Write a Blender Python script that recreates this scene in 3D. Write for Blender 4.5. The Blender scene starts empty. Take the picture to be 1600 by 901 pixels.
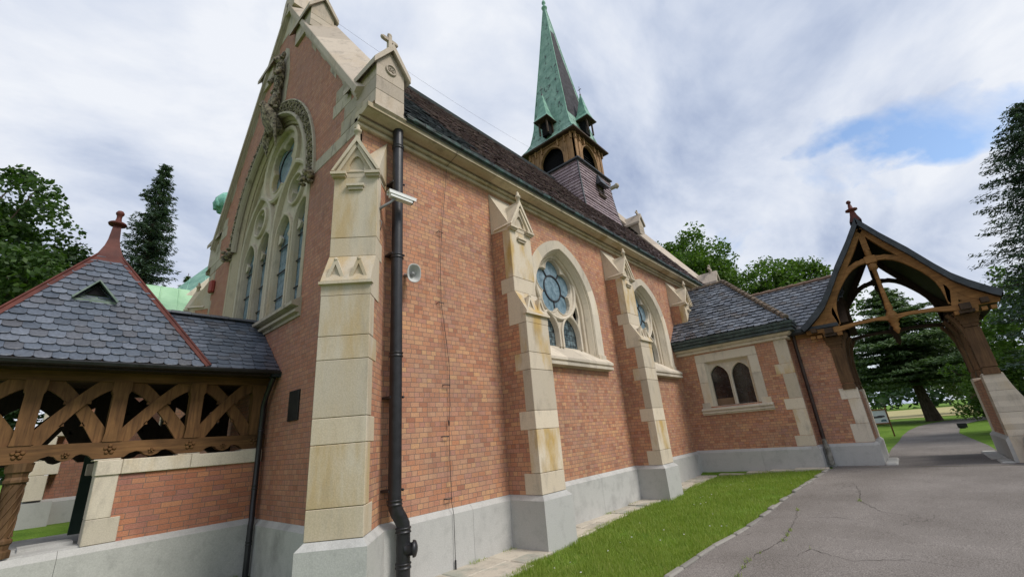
import bpy, bmesh, math, random
from mathutils import Vector, Matrix, noise
from mathutils.geometry import tessellate_polygon
R_ = math.radians
rnd = random.Random(7)
S = bpy.context.scene
COL = S.collection
V = Vector

# ------------------------------------------------------------------ camera
cd = bpy.data.cameras.new('camera'); cam = bpy.data.objects.new('camera', cd); COL.objects.link(cam)
cd.sensor_width = 36; cd.lens = 36*663.17/1600; cd.clip_start = .05; cd.clip_end = 2000
_w = [[0.669181, -0.192851, -0.717639], [-0.738805, -0.276342, -0.614656], [-0.079777, 0.941511, -0.327403]]
cam.matrix_world = Matrix(((_w[0][0], _w[0][1], _w[0][2], 0), (_w[1][0], _w[1][1], _w[1][2], 0), (_w[2][0], _w[2][1], _w[2][2], 1.75), (0, 0, 0, 1)))
S.camera = cam

# ------------------------------------------------------------------ sky, sun, exposure
SUN_EL, SUN_AZ = 48, -78          # azimuth from +x towards +y
wd = bpy.data.worlds.new('World'); S.world = wd; wd.use_nodes = True
nt = wd.node_tree; nt.nodes.clear()
def N(nt, t, **k):
    n = nt.nodes.new(t)
    for a, b in k.items(): setattr(n, a, b)
    return n
def lk(nt, a, b): nt.links.new(a, b)
def ramp(nt, fac, stops):
    r = N(nt, 'ShaderNodeValToRGB'); e = r.color_ramp.elements
    while len(e) < len(stops): e.new(.5)
    for i, (p, c) in enumerate(stops):
        e[i].position = p
        e[i].color = (c, c, c, 1) if not hasattr(c, '__len__') else (*c, 1)
    lk(nt, fac, r.inputs[0]); return r
def mixc(nt, fac, a, b, mode='MIX'):
    m = N(nt, 'ShaderNodeMix', data_type='RGBA', blend_type=mode)
    for v, i in ((fac, 0), (a, 6), (b, 7)):
        if hasattr(v, 'is_output'): lk(nt, v, m.inputs[i])
        else: m.inputs[i].default_value = v if i == 0 or len(v) == 4 else (*v, 1)
    return m.outputs[2]
def math_(nt, op, a, b=None, c=None, clamp=False):
    m = N(nt, 'ShaderNodeMath', operation=op, use_clamp=clamp)
    for v, i in ((a, 0), (b, 1), (c, 2)):
        if v is None: continue
        if hasattr(v, 'is_output'): lk(nt, v, m.inputs[i])
        else: m.inputs[i].default_value = v
    return m.outputs[0]
def noise_(nt, vec, scale, detail=4, rough=.55, dist=0):
    n = N(nt, 'ShaderNodeTexNoise'); n.inputs['Scale'].default_value = scale; n.inputs['Detail'].default_value = detail
    n.inputs['Roughness'].default_value = rough; n.inputs['Distortion'].default_value = dist
    if vec is not None: lk(nt, vec, n.inputs['Vector'])
    return n.outputs['Fac']
sky = N(nt, 'ShaderNodeTexSky', sky_type='NISHITA', sun_disc=False, sun_elevation=R_(SUN_EL), sun_rotation=R_(90-SUN_AZ))
sky.air_density = 1.0; sky.dust_density = .6; sky.ozone_density = 1.5
tc = N(nt, 'ShaderNodeTexCoord'); sp = N(nt, 'ShaderNodeSeparateXYZ'); lk(nt, tc.outputs['Generated'], sp.inputs[0])
zz = math_(nt, 'ADD', math_(nt, 'MAXIMUM', sp.outputs[2], .0), .38)
cb = N(nt, 'ShaderNodeCombineXYZ'); lk(nt, math_(nt, 'DIVIDE', sp.outputs[0], zz), cb.inputs[0]); lk(nt, math_(nt, 'DIVIDE', sp.outputs[1], zz), cb.inputs[1])
mp = N(nt, 'ShaderNodeMapping'); mp.inputs['Location'].default_value = (3.1, 1.7, 0); mp.inputs['Rotation'].default_value = (0, 0, R_(25)); mp.inputs['Scale'].default_value = (1.0, 1.35, 1)
lk(nt, cb.outputs[0], mp.inputs[0])
dens = noise_(nt, mp.outputs[0], 1.3, 9, .56, .25)
shade = math_(nt, 'ADD', math_(nt, 'MULTIPLY', noise_(nt, mp.outputs[0], 2.0, 10, .58, .3), .66), math_(nt, 'MULTIPLY', noise_(nt, mp.outputs[0], .75, 3, .5, 0), .38))
tone = ramp(nt, shade, [(.37, (3.5, 4.25, 6.0)), (.45, (5.1, 5.8, 7.3)), (.52, (6.7, 7.25, 8.4)), (.61, (8.4, 8.7, 9.3))])
wn = N(nt, 'ShaderNodeTexNoise'); wn.inputs['Scale'].default_value = 5; wn.inputs['Detail'].default_value = 6; lk(nt, cb.outputs[0], wn.inputs['Vector']); ws = N(nt, 'ShaderNodeSeparateColor'); lk(nt, wn.outputs['Color'], ws.inputs[0])
# a blue gap in the cloud low over the gateway: an ellipse in the plane of the cloud layer
dx = math_(nt, 'SUBTRACT', math_(nt, 'DIVIDE', sp.outputs[0], zz), 1.15); dy = math_(nt, 'SUBTRACT', math_(nt, 'DIVIDE', sp.outputs[1], zz), -0.27)
dx = math_(nt, 'ADD', dx, math_(nt, 'MULTIPLY_ADD', ws.outputs[0], .42, -.21)); dy = math_(nt, 'ADD', dy, math_(nt, 'MULTIPLY_ADD', ws.outputs[1], .5, -.25))
q1 = math_(nt, 'MULTIPLY', math_(nt, 'ADD', math_(nt, 'MULTIPLY', dx, .90), math_(nt, 'MULTIPLY', dy, .43)), 6.5)
q2 = math_(nt, 'MULTIPLY', math_(nt, 'SUBTRACT', math_(nt, 'MULTIPLY', dy, .90), math_(nt, 'MULTIPLY', dx, .43)), 2.9)
ell = math_(nt, 'SUBTRACT', 1, math_(nt, 'ADD', math_(nt, 'MULTIPLY', q1, q1), math_(nt, 'MULTIPLY', q2, q2)), clamp=True)
dens = math_(nt, 'SUBTRACT', dens, math_(nt, 'MULTIPLY', ell, 0.26))
gap = ramp(nt, dens, [(0.25, 0), (0.38, 1)])
skyc = mixc(nt, gap.outputs[0], mixc(nt, 1, sky.outputs[0], (1.9, 1.9, 1.9), 'MULTIPLY'), tone.outputs[0])
bg = N(nt, 'ShaderNodeBackground'); bg.inputs[1].default_value = .085; lk(nt, skyc, bg.inputs[0])
wo = N(nt, 'ShaderNodeOutputWorld'); lk(nt, bg.outputs[0], wo.inputs[0])
sd = bpy.data.lights.new('sun', 'SUN'); sd.energy = 2.4; sd.angle = R_(18); sd.color = (1, .95, .88)
sun = bpy.data.objects.new('sun', sd); COL.objects.link(sun)
dv = V((math.cos(R_(SUN_EL))*math.cos(R_(SUN_AZ)), math.cos(R_(SUN_EL))*math.sin(R_(SUN_AZ)), math.sin(R_(SUN_EL))))
sun.rotation_euler = dv.to_track_quat('Z', 'Y').to_euler()
S.view_settings.view_transform = 'Standard'; S.view_settings.look = 'None'; S.view_settings.gamma = 1
S.view_settings.exposure = 0.28

# ------------------------------------------------------------------ materials
def newmat(name, rough=.8, spec=.3):
    m = bpy.data.materials.new(name); m.use_nodes = True; t = m.node_tree; b = t.nodes['Principled BSDF']
    b.inputs['Roughness'].default_value = rough; b.inputs['Specular IOR Level'].default_value = spec
    return m, t, b
def bump(t, b, h, s=.3, d=.01):
    n = N(t, 'ShaderNodeBump'); n.inputs['Strength'].default_value = s; n.inputs['Distance'].default_value = d
    lk(t, h, n.inputs['Height']); lk(t, n.outputs[0], b.inputs['Normal']); return n
def obj_vec(t): return N(t, 'ShaderNodeTexCoord').outputs['Object']
def uvv(t): return N(t, 'ShaderNodeTexCoord').outputs['UV']
def island(t): return N(t, 'ShaderNodeNewGeometry').outputs['Random Per Island']

def m_brick(name, cols, mortar=(.17, .13, .105), w=.155, h=.0735):
    m, t, b = newmat(name, .82, .25)
    uv = uvv(t)
    bt = N(t, 'ShaderNodeTexBrick'); lk(t, uv, bt.inputs['Vector'])
    bt.offset = .5; bt.squash = .62; bt.squash_frequency = 3
    for k, v in (('Scale', 1), ('Mortar Size', .0042), ('Mortar Smooth', .25), ('Bias', 0), ('Brick Width', w), ('Row Height', h)): bt.inputs[k].default_value = v
    bt.inputs['Color1'].default_value = (0, 0, 0, 1); bt.inputs['Color2'].default_value = (1, 1, 1, 1); bt.inputs['Mortar'].default_value = (.5, .5, .5, 1)
    c = ramp(t, bt.outputs['Color'], [(i/(len(cols)-1), x) for i, x in enumerate(cols)])
    big = noise_(t, uv, .9, 3); bigr = ramp(t, big, [(.35, (.88, .90, .94)), (.65, (1.08, 1.03, .99))])
    c1 = mixc(t, 1, c.outputs[0], bigr.outputs[0], 'MULTIPLY')
    fine = ramp(t, noise_(t, uv, 60, 4), [(.3, .78), (.7, 1.15)])
    c2 = mixc(t, 1, c1, fine.outputs[0], 'MULTIPLY')
    # pale bloom on patches of the wall
    bl = ramp(t, noise_(t, uv, 1.7, 5, .6), [(.58, 0), (.76, .3)])
    c3 = mixc(t, bl.outputs[0], c2, (.56, .385, .25))
    ms = N(t, 'ShaderNodeMapping'); ms.inputs['Scale'].default_value = (5, .45, 1); lk(t, uv, ms.inputs[0])
    stk = ramp(t, noise_(t, ms.outputs[0], 1.3, 5, .65), [(.30, .82), (.48, 1)])
    c3 = mixc(t, 1, c3, stk.outputs[0], 'MULTIPLY')
    sp_ = ramp(t, noise_(t, uv, 11, 3), [(.69, 0), (.76, .35)]); c3 = mixc(t, sp_.outputs[0], c3, (.17, .09, .065))
    c4 = mixc(t, bt.outputs['Fac'], c3, mortar)
    lk(t, c4, b.inputs['Base Color'])
    inv = math_(t, 'SUBTRACT', 1, bt.outputs['Fac'])
    hh = math_(t, 'ADD', math_(t, 'MULTIPLY', inv, 1), math_(t, 'MULTIPLY', noise_(t, uv, 45, 4), .5))
    bump(t, b, hh, .5, .006)
    return m
def m_stone(name, base, stain=(.50, .34, .13), grime=(.20, .175, .15), st=.5, gr=.5, var=.16, cov=0, streak=.35):
    m, t, b = newmat(name, .85, .2); o = obj_vec(t)
    r = ramp(t, island(t), [(0, tuple(x*(1-var) for x in base)), (.5, base), (1, tuple(min(1, x*(1+var*.7)) for x in base))])
    mpn = N(t, 'ShaderNodeMapping'); mpn.inputs['Scale'].default_value = (1, 1, streak); lk(t, o, mpn.inputs[0])
    s1 = ramp(t, noise_(t, mpn.outputs[0], 2.6, 5, .6), [(.46-cov, 0), (.66-cov, st)])
    isl = ramp(t, math_(t, 'FRACT', math_(t, 'MULTIPLY', island(t), 7.31)), [(.42, min(1, .06+cov*5)), (.66, 1)])
    c = mixc(t, math_(t, 'MULTIPLY', s1.outputs[0], isl.outputs[0]), r.outputs[0], stain)
    s2 = ramp(t, noise_(t, mpn.outputs[0], 5.5, 6, .65), [(.52, 0), (.78, gr)])
    c = mixc(t, s2.outputs[0], c, grime)
    f = ramp(t, noise_(t, o, 70, 4), [(.3, .86), (.7, 1.08)])
    c = mixc(t, 1, c, f.outputs[0], 'MULTIPLY'); lk(t, c, b.inputs['Base Color'])
    bump(t, b, noise_(t, o, 55, 5), .25, .006)
    return m
def m_noise(name, a, c, scale=6, rough=.8, spec=.3, det=5, lo=.35, hi=.65, bs=.25, bd=.005, bscale=50, metal=0, st=(1, 1, 1)):
    m, t, b = newmat(name, rough, spec); o = obj_vec(t)
    mpn = N(t, 'ShaderNodeMapping'); mpn.inputs['Scale'].default_value = st; lk(t, o, mpn.inputs[0])
    r = ramp(t, noise_(t, mpn.outputs[0], scale, det, .6), [(lo, a), (hi, c)]); lk(t, r.outputs[0], b.inputs['Base Color'])
    b.inputs['Metallic'].default_value = metal
    if bs: bump(t, b, noise_(t, mpn.outputs[0], bscale, 4), bs, bd)
    return m
def m_slate(name, cols, moss=None, rough=.5, mossamt=.4):
    m, t, b = newmat(name, rough, .5); o = obj_vec(t)
    r = ramp(t, island(t), [(i/(len(cols)-1), x) for i, x in enumerate(cols)])
    c = mixc(t, 1, r.outputs[0], ramp(t, noise_(t, o, 30, 5), [(.3, .75), (.7, 1.2)]).outputs[0], 'MULTIPLY')
    if moss:
        f = ramp(t, noise_(t, o, 2.2, 6, .65), [(.5, 0), (.72, mossamt)]); c = mixc(t, f.outputs[0], c, moss)
    lk(t, c, b.inputs['Base Color']); bump(t, b, noise_(t, o, 40, 5), .3, .006)
    return m
def m_wood(name, a, c, axis=2, rough=.7):
    m, t, b = newmat(name, rough, .25); o = obj_vec(t)
    sc = [14, 14, 14]; sc[axis] = 1.2
    mpn = N(t, 'ShaderNodeMapping'); mpn.inputs['Scale'].default_value = sc; lk(t, o, mpn.inputs[0])
    n1 = noise_(t, mpn.outputs[0], 1.6, 6, .6, .6)
    r = ramp(t, n1, [(.3, a), (.7, c)])
    g = ramp(t, noise_(t, o, 1.8, 4), [(.35, .72), (.65, 1.12)])
    lk(t, mixc(t, 1, r.outputs[0], g.outputs[0], 'MULTIPLY'), b.inputs['Base Color']); bump(t, b, n1, .35, .004)
    return m
def m_leaf(name, cols, tr=.3, sc=.35):
    m, t, b = newmat(name, .55, .25); o = obj_vec(t)
    r = ramp(t, math_(t, 'ADD', math_(t, 'MULTIPLY', island(t), .6), math_(t, 'MULTIPLY', noise_(t, o, sc, 3), .45)), [(.1+.8*i/(len(cols)-1), x) for i, x in enumerate(cols)])
    lk(t, r.outputs[0], b.inputs['Base Color'])
    tl = N(t, 'ShaderNodeBsdfTranslucent'); lk(t, mixc(t, 1, r.outputs[0], (1.3, 1.5, .6), 'MULTIPLY'), tl.inputs[0])
    mx = N(t, 'ShaderNodeMixShader'); mx.inputs[0].default_value = tr; lk(t, b.outputs[0], mx.inputs[1]); lk(t, tl.outputs[0], mx.inputs[2])
    lk(t, mx.outputs[0], t.nodes['Material Output'].inputs[0])
    return m
BR = [(.44, .205, .125), (.51, .255, .145), (.43, .225, .165), (.55, .315, .17), (.47, .25, .155), (.36, .16, .10), (.50, .29, .185), (.46, .215, .12), (.42, .215, .16)]
M = {}
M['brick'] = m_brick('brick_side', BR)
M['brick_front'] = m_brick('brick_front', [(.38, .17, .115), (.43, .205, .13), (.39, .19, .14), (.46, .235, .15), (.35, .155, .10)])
M['brick_low'] = m_brick('brick_low', [(.40, .16, .10), (.48, .20, .11), (.38, .17, .13), (.52, .24, .13), (.44, .18, .11)], w=.25)
M['stone'] = m_stone('sandstone', (.58, .50, .39), st=1, var=.22)
M['stone_ochre'] = m_stone('sandstone_ochre', (.53, .465, .365), stain=(.47, .35, .19), grime=(.30, .28, .24), st=.9, gr=.5, var=.12, cov=.07, streak=.22)
M['stone_clean'] = m_stone('sandstone_clean', (.61, .54, .44), st=.35, gr=.5, var=.2)
M['stone_grimy'] = m_stone('sandstone_grimy', (.42, .37, .29), grime=(.07, .06, .05), gr=.95, st=.3)
M['stone_carved'] = m_noise('sandstone_carved', (.06, .05, .04), (.36, .30, .21), 16, lo=.38, hi=.62, bs=.6, bd=.02, bscale=24)
M['plinth'] = m_stone('granite', (.45, .445, .425), stain=(.33, .325, .31), grime=(.22, .22, .21), st=.8, gr=.4, var=.08, streak=.9)
M['roof_blue'] = m_slate('slate_blue', [(.05, .064, .088), (.10, .12, .155), (.07, .087, .118), (.13, .15, .19), (.075, .078, .092), (.085, .105, .14)], rough=.36)
M['roof_grey'] = m_slate('slate_grey', [(.055, .062, .078), (.13, .145, .175), (.085, .095, .115), (.17, .19, .225), (.08, .07, .07)], moss=(.15, .12, .07), rough=.3, mossamt=.35)
M['roof_purple'] = m_slate('slate_purple', [(.07, .045, .05), (.20, .135, .135), (.12, .085, .085), (.31, .235, .225), (.10, .075, .085), (.17, .115, .12)], moss=(.12, .09, .07), rough=.5, mossamt=.25)
M['roof_dark'] = m_slate('slate_dark', [(.05, .055, .065), (.12, .135, .16), (.08, .085, .10)], rough=.45)
M['roof_pink'] = m_slate('slate_pink', [(.21, .15, .165), (.32, .235, .25), (.26, .19, .205), (.36, .275, .285)], rough=.42)
M['copper'] = m_noise('copper_green', (.10, .24, .19), (.24, .43, .34), 3.2, .6, .3, 6, bs=.3, bd=.01, bscale=12)
M['copper_pale'] = m_noise('copper_pale', (.24, .42, .25), (.34, .54, .34), 1.5, .6)
M['copper_edge'] = m_noise('copper_edge', (.008, .014, .014), (.04, .10, .088), 7, .5, .3, lo=.45, hi=.75)
M['copper_brown'] = m_noise('copper_brown', (.022, .020, .024), (.06, .055, .065), 5, .75, .2)
M['wood'] = m_wood('timber', (.095, .045, .018), (.225, .115, .044))
M['wood_h'] = m_wood('timber_h', (.085, .042, .017), (.20, .102, .04), 0)
M['wood_y'] = m_wood('timber_y', (.19, .09, .03), (.36, .18, .062), 1)
M['wood_mid'] = m_wood('timber_mid', (.075, .04, .02), (.16, .09, .042))  # darker timber copy for posts: shade and wear both put into the colour
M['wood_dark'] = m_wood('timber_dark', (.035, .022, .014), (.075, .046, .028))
M['wood_belfry'] = m_wood('timber_belfry', (.22, .12, .055), (.36, .21, .10))
M['iron'] = m_noise('iron_black', (.008, .008, .010), (.018, .018, .022), 8, .42, .5)
M['lead'] = m_noise('lead_grey', (.022, .028, .034), (.05, .058, .068), 5, .5, .4)
M['red'] = m_noise('red_flashing', (.065, .017, .014), (.12, .033, .024), 4, .6, .25)
M['void'] = m_noise('dark_interior', (.006, .006, .007), (.012, .011, .012), 3, .9, .1)
M['white'] = m_noise('white_plastic', (.62, .62, .60), (.72, .72, .70), 5, .45, .4, bs=0)
M['grey'] = m_noise('grey_plastic', (.20, .20, .20), (.26, .26, .26), 5, .5, .4, bs=0)
M['render'] = m_noise('pink_wall', (.52, .33, .26), (.60, .40, .32), 3, .9)
M['tile'] = m_noise('ridge_tile', (.14, .09, .07), (.26, .17, .12), 8, .8)
M['bark'] = m_noise('bark', (.05, .038, .028), (.13, .10, .075), 9, .95, .1, bs=.8, bd=.03, bscale=14, st=(1, 1, .3))
M['leaf_dark'] = m_leaf('leaf_dark', [(.02, .045, .012), (.045, .09, .02), (.085, .14, .035)])
M['leaf_mid'] = m_leaf('leaf_mid', [(.035, .08, .012), (.075, .145, .022), (.14, .22, .04)])
M['leaf_deep'] = m_leaf('leaf_deep', [(.012, .032, .012), (.028, .06, .02), (.045, .085, .026)], .2)
M['needle'] = m_leaf('needle_blue', [(.03, .052, .038), (.06, .095, .07), (.10, .145, .105)], .2)
M['needle_pine'] = m_leaf('needle_pine', [(.035, .068, .03), (.075, .125, .05), (.13, .19, .075)], .22)
M['blade'] = m_leaf('grass_blade', [(.12, .18, .028), (.20, .28, .045), (.27, .35, .07), (.36, .37, .13)], .35, 2.6)

def m_glass(name, a=(.05, .075, .085), c=(.15, .20, .22)):
    m, t, b = newmat(name, .12, .6); uv = uvv(t)
    bt = N(t, 'ShaderNodeTexBrick'); lk(t, uv, bt.inputs['Vector']); bt.offset = 0
    for k, v in (('Scale', 1), ('Mortar Size', .006), ('Brick Width', .11), ('Row Height', .13)): bt.inputs[k].default_value = v
    bt.inputs['Color1'].default_value = (*a, 1); bt.inputs['Color2'].default_value = (*c, 1); bt.inputs['Mortar'].default_value = (.01, .01, .012, 1)
    n = ramp(t, noise_(t, uv, 9, 4), [(.35, .4), (.7, 1.6)])
    lk(t, mixc(t, 1, bt.outputs['Color'], n.outputs[0], 'MULTIPLY'), b.inputs['Base Color']); bump(t, b, noise_(t, uv, 14, 2), .12, .01)
    return m
M['glass'] = m_glass('leaded_glass')
M['glass_rose'] = m_noise('rose_glass', (.09, .15, .19), (.22, .31, .37), 7, .14, .6, bs=.1, bscale=10, bd=.01)  # blue-grey of the reflected sky put into the glass colour
M['glass_dark'] = m_glass('dark_glass', (.008, .009, .011), (.02, .021, .024))
def m_spire():
    m, t, b = newmat('spire_copper', .6, .3); o = obj_vec(t); uv = uvv(t)
    base = ramp(t, noise_(t, o, 2.5, 6, .6), [(.3, (.13, .25, .205)), (.7, (.30, .46, .385))])
    bt = N(t, 'ShaderNodeTexBrick'); lk(t, uv, bt.inputs['Vector'])
    for k, v in (('Scale', 1), ('Mortar Size', .012), ('Brick Width', .42), ('Row Height', .55)): bt.inputs[k].default_value = v
    c = mixc(t, math_(t, 'MULTIPLY', bt.outputs['Fac'], .55), base.outputs[0], (.06, .15, .12))
    mpn = N(t, 'ShaderNodeMapping'); mpn.inputs['Scale'].default_value = (1, 1, .5); lk(t, o, mpn.inputs[0])
    h = ramp(t, noise_(t, mpn.outputs[0], 4.5, 5, .7), [(.57, 0), (.61, .9)])
    c = mixc(t, h.outputs[0], c, (.05, .06, .06)); lk(t, c, b.inputs['Base Color']); return m
M['spire'] = m_spire()
def m_ground(name, kind):
    m, t, b = newmat(name, .9, .15); o = obj_vec(t)
    if kind == 'asphalt':
        c = ramp(t, noise_(t, o, .7, 5, .6), [(.3, (.145, .13, .118)), (.7, (.22, .20, .185))]).outputs[0]
        c = mixc(t, 1, c, ramp(t, noise_(t, o, 75, 4, .7), [(.33, .45), (.5, 1), (.68, 1.7)]).outputs[0], 'MULTIPLY')
        vo = N(t, 'ShaderNodeTexVoronoi', feature='DISTANCE_TO_EDGE'); vo.inputs['Scale'].default_value = .55
        wv = N(t, 'ShaderNodeVectorMath', operation='ADD'); nn = N(t, 'ShaderNodeTexNoise'); nn.inputs['Scale'].default_value = 2.5; lk(t, o, nn.inputs['Vector'])
        lk(t, o, wv.inputs[0]); lk(t, nn.outputs['Color'], wv.inputs[1]); lk(t, wv.outputs[0], vo.inputs['Vector'])
        cr = ramp(t, vo.outputs['Distance'], [(.002, .9), (.007, 0)])
        msk = ramp(t, noise_(t, o, .9, 3), [(.56, 0), (.62, .6)])
        c = mixc(t, math_(t, 'MULTIPLY', cr.outputs[0], msk.outputs[0]), c, (.045, .04, .035))
        lk(t, c, b.inputs['Base Color']); bump(t, b, noise_(t, o, 110, 3), .55, .006)
    elif kind == 'grass':
        c = ramp(t, noise_(t, o, 1.2, 8, .7), [(.3, (.07, .14, .015)), (.5, (.12, .215, .025)), (.72, (.19, .28, .05))]).outputs[0]
        c = mixc(t, 1, c, ramp(t, noise_(t, o, 40, 4), [(.3, .65), (.7, 1.3)]).outputs[0], 'MULTIPLY')
        sp = N(t, 'ShaderNodeSeparateXYZ'); lk(t, o, sp.inputs[0])
        lk(t, c, b.inputs['Base Color']); bump(t, b, noise_(t, o, 60, 4), .8, .03)
    elif kind == 'hay':
        c = ramp(t, noise_(t, o, .5, 6), [(.3, (.30, .27, .12)), (.7, (.42, .37, .19))]).outputs[0]; lk(t, c, b.inputs['Base Color'])
    return m
M['asphalt'] = m_ground('asphalt', 'asphalt'); M['grass'] = m_ground('grass', 'grass'); M['hay'] = m_ground('hay', 'hay')
M['flag'] = m_stone('flagstone', (.50, .45, .37), stain=(.26, .29, .25), grime=(.14, .12, .10), st=.7, gr=.6, var=.15)
M['kerb'] = m_stone('kerbstone', (.25, .235, .21), stain=(.2, .2, .17), grime=(.12, .11, .10), st=.6, gr=.7, var=.2)

# ------------------------------------------------------------------ mesh helper
class Fr:
    """local frame: u along, v up, w out"""
    def __init__(s, o, u=(1, 0, 0), v=(0, 0, 1), w=None):
        s.o = V(o); s.u = V(u).normalized(); s.v = V(v).normalized(); s.w = V(w).normalized() if w else s.u.cross(s.v)
    def __call__(s, a, b, c=0): return s.o + s.u*a + s.v*b + s.w*c
class B:
    def __init__(s): s.v = []; s.f = []; s.sm = []; s.mi = []; s.cur = 0
    def add(s, vs, fs, smooth=False):
        n = len(s.v); s.v += [tuple(p) for p in vs]
        for f in fs: s.f.append([i+n for i in f]); s.sm.append(smooth); s.mi.append(s.cur)
        return s
    def box(s, a, b, F=None):
        x0, y0, z0 = a; x1, y1, z1 = b
        P = [(x, y, z) for x in (x0, x1) for y in (y0, y1) for z in (z0, z1)]
        if F: P = [F(*p) for p in P]
        return s.add(P, [(0, 1, 3, 2), (4, 6, 7, 5), (0, 4, 5, 1), (2, 3, 7, 6), (0, 2, 6, 4), (1, 5, 7, 3)])
    def cbox(s, a, b, F=None, c=.008):
        """box with chamfered edges (stone block)"""
        F = F or Fr((0, 0, 0), (1, 0, 0), (0, 1, 0), (0, 0, 1)); (x0, y0, z0), (x1, y1, z1) = a, b
        vs = []; idx = {}
        for i, (x, sx) in enumerate(((x0, 1), (x1, -1))):
            for j, (y, sy) in enumerate(((y0, 1), (y1, -1))):
                for k, (z, sz) in enumerate(((z0, 1), (z1, -1))):
                    idx[(i, j, k, 0)] = len(vs); vs.append(F(x, y+sy*c, z+sz*c))
                    idx[(i, j, k, 1)] = len(vs); vs.append(F(x+sx*c, y, z+sz*c))
                    idx[(i, j, k, 2)] = len(vs); vs.append(F(x+sx*c, y+sy*c, z))
        g = lambda *q: idx[q]; fs = []
        for i in (0, 1):
            fs.append([g(i, 0, 0, 0), g(i, 1, 0, 0), g(i, 1, 1, 0), g(i, 0, 1, 0)])
            fs.append([g(0, i, 0, 1), g(1, i, 0, 1), g(1, i, 1, 1), g(0, i, 1, 1)])
            fs.append([g(0, 0, i, 2), g(1, 0, i, 2), g(1, 1, i, 2), g(0, 1, i, 2)])
            for j in (0, 1):
                fs.append([g(i, j, 0, 0), g(i, j, 1, 0), g(i, j, 1, 1), g(i, j, 0, 1)])
                fs.append([g(i, 0, j, 0), g(i, 1, j, 0), g(i, 1, j, 2), g(i, 0, j, 2)])
                fs.append([g(0, i, j, 1), g(1, i, j, 1), g(1, i, j, 2), g(0, i, j, 2)])
                for k in (0, 1): fs.append([g(i, j, k, 0), g(i, j, k, 1), g(i, j, k, 2)])
        return s.add(vs, fs)
    def prism(s, poly, F, w0, w1, holes=()):
        loops = [list(poly)]+[list(h) for h in holes]
        flat = [p for l in loops for p in l]; n = len(flat)
        tr = tessellate_polygon([[V((p[0], p[1], 0)) for p in l] for l in loops])
        vs = [F(p[0], p[1], w0) for p in flat]+[F(p[0], p[1], w1) for p in flat]
        fs = [tuple(t) for t in tr]+[tuple(i+n for i in reversed(t)) for t in tr]
        k = 0
        for l in loops:
            m = len(l)
            for i in range(m): a, b = k+i, k+(i+1) % m; fs.append((a, b, b+n, a+n))
            k += m
        return s.add(vs, fs)
    def rings(s, rr, closed=False, smooth=False):
        """rr: list of rings of points of equal length, joined one to the next"""
        n = len(rr[0]); vs = [p for r in rr for p in r]; fs = []
        for k in range(len(rr)-1):
            for i in range(n if closed else n-1):
                a, b = k*n+i, k*n+(i+1) % n; fs.append((a, b, b+n, a+n))
        return s.add(vs, fs, smooth)
    def tube(s, pts, r, n=10, caps=True):
        pts = [V(p) for p in pts]; rr = []
        rs = r if hasattr(r, '__len__') else [r]*len(pts)
        up = None
        for i, p in enumerate(pts):
            d = (pts[min(i+1, len(pts)-1)]-pts[max(i-1, 0)])
            if d.length < 1e-9: d = V((0, 0, 1))
            d.normalize()
            if up is None: up = d.orthogonal().normalized()
            else:
                up = up-d*up.dot(d)
                up = up.normalized() if up.length > 1e-6 else d.orthogonal().normalized()
            q = d.cross(up)
            rr.append([p+(up*math.cos(a)+q*math.sin(a))*rs[i] for a in [2*math.pi*k/n for k in range(n)]])
        s.rings(rr, True, True)
        if caps: s.add(rr[0], [tuple(reversed(range(n)))]); s.add(rr[-1], [tuple(range(n))])
        return s
    def lathe(s, prof, o, axis=(0, 0, 1), n=16, smooth=True, ph=0):
        o = V(o); a = V(axis).normalized(); u = a.orthogonal().normalized() if abs(a.z) < .99 else V((1, 0, 0)); q = a.cross(u)
        rr = [[o+a*h+(u*math.cos(t)+q*math.sin(t))*r for t in [ph+2*math.pi*k/n for k in range(n)]] for r, h in prof]
        s.rings(rr, True, smooth); s.add(rr[0], [tuple(reversed(range(n)))]); s.add(rr[-1], [tuple(range(n))]); return s
    def bar(s, pts, w, d, F, w0=0):
        """flat bar of width w along 2D polyline in frame F, thickness from w0 to w0+d"""
        L = []; Rr = []; n = len(pts)
        ws = w if hasattr(w, '__len__') else [w]*n
        for i, p in enumerate(pts):
            a = V((pts[max(i-1, 0)][0], pts[max(i-1, 0)][1])); b = V((pts[min(i+1, n-1)][0], pts[min(i+1, n-1)][1])); t = (b-a).normalized(); q = V((-t.y, t.x))*ws[i]/2
            L.append((p[0]+q.x, p[1]+q.y)); Rr.append((p[0]-q.x, p[1]-q.y))
        r = [[F(*L[i], w0+d), F(*Rr[i], w0+d), F(*Rr[i], w0), F(*L[i], w0)] for i in range(n)]
        s.rings(r, True); s.add(r[0], [(0, 1, 2, 3)]); s.add(r[-1], [(3, 2, 1, 0)]); return s
    def blob(s, c, r, seg=7, jit=.0, F=None):
        c = V(c); r = r if hasattr(r, '__len__') else (r, r, r); rr = []
        for i in range(1, seg):
            th = math.pi*i/seg
            rr.append([])
            for k in range(seg+2):
                a = 2*math.pi*k/(seg+2); p = V((math.sin(th)*math.cos(a)*r[0], math.sin(th)*math.sin(a)*r[1], math.cos(th)*r[2]))*(1+jit*(rnd.random()-.5))
                rr[-1].append(F(*(c+p)) if F else c+p)
        m = seg+2; s.rings(rr, True, True); t = c+V((0, 0, r[2])); b = c-V((0, 0, r[2]))
        if F: t, b = F(*t), F(*b)
        s.add(rr[0]+[t], [((k+1) % m, k, m) for k in range(m)], True); s.add(rr[-1]+[b], [(k, (k+1) % m, m) for k in range(m)], True); return s
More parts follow.
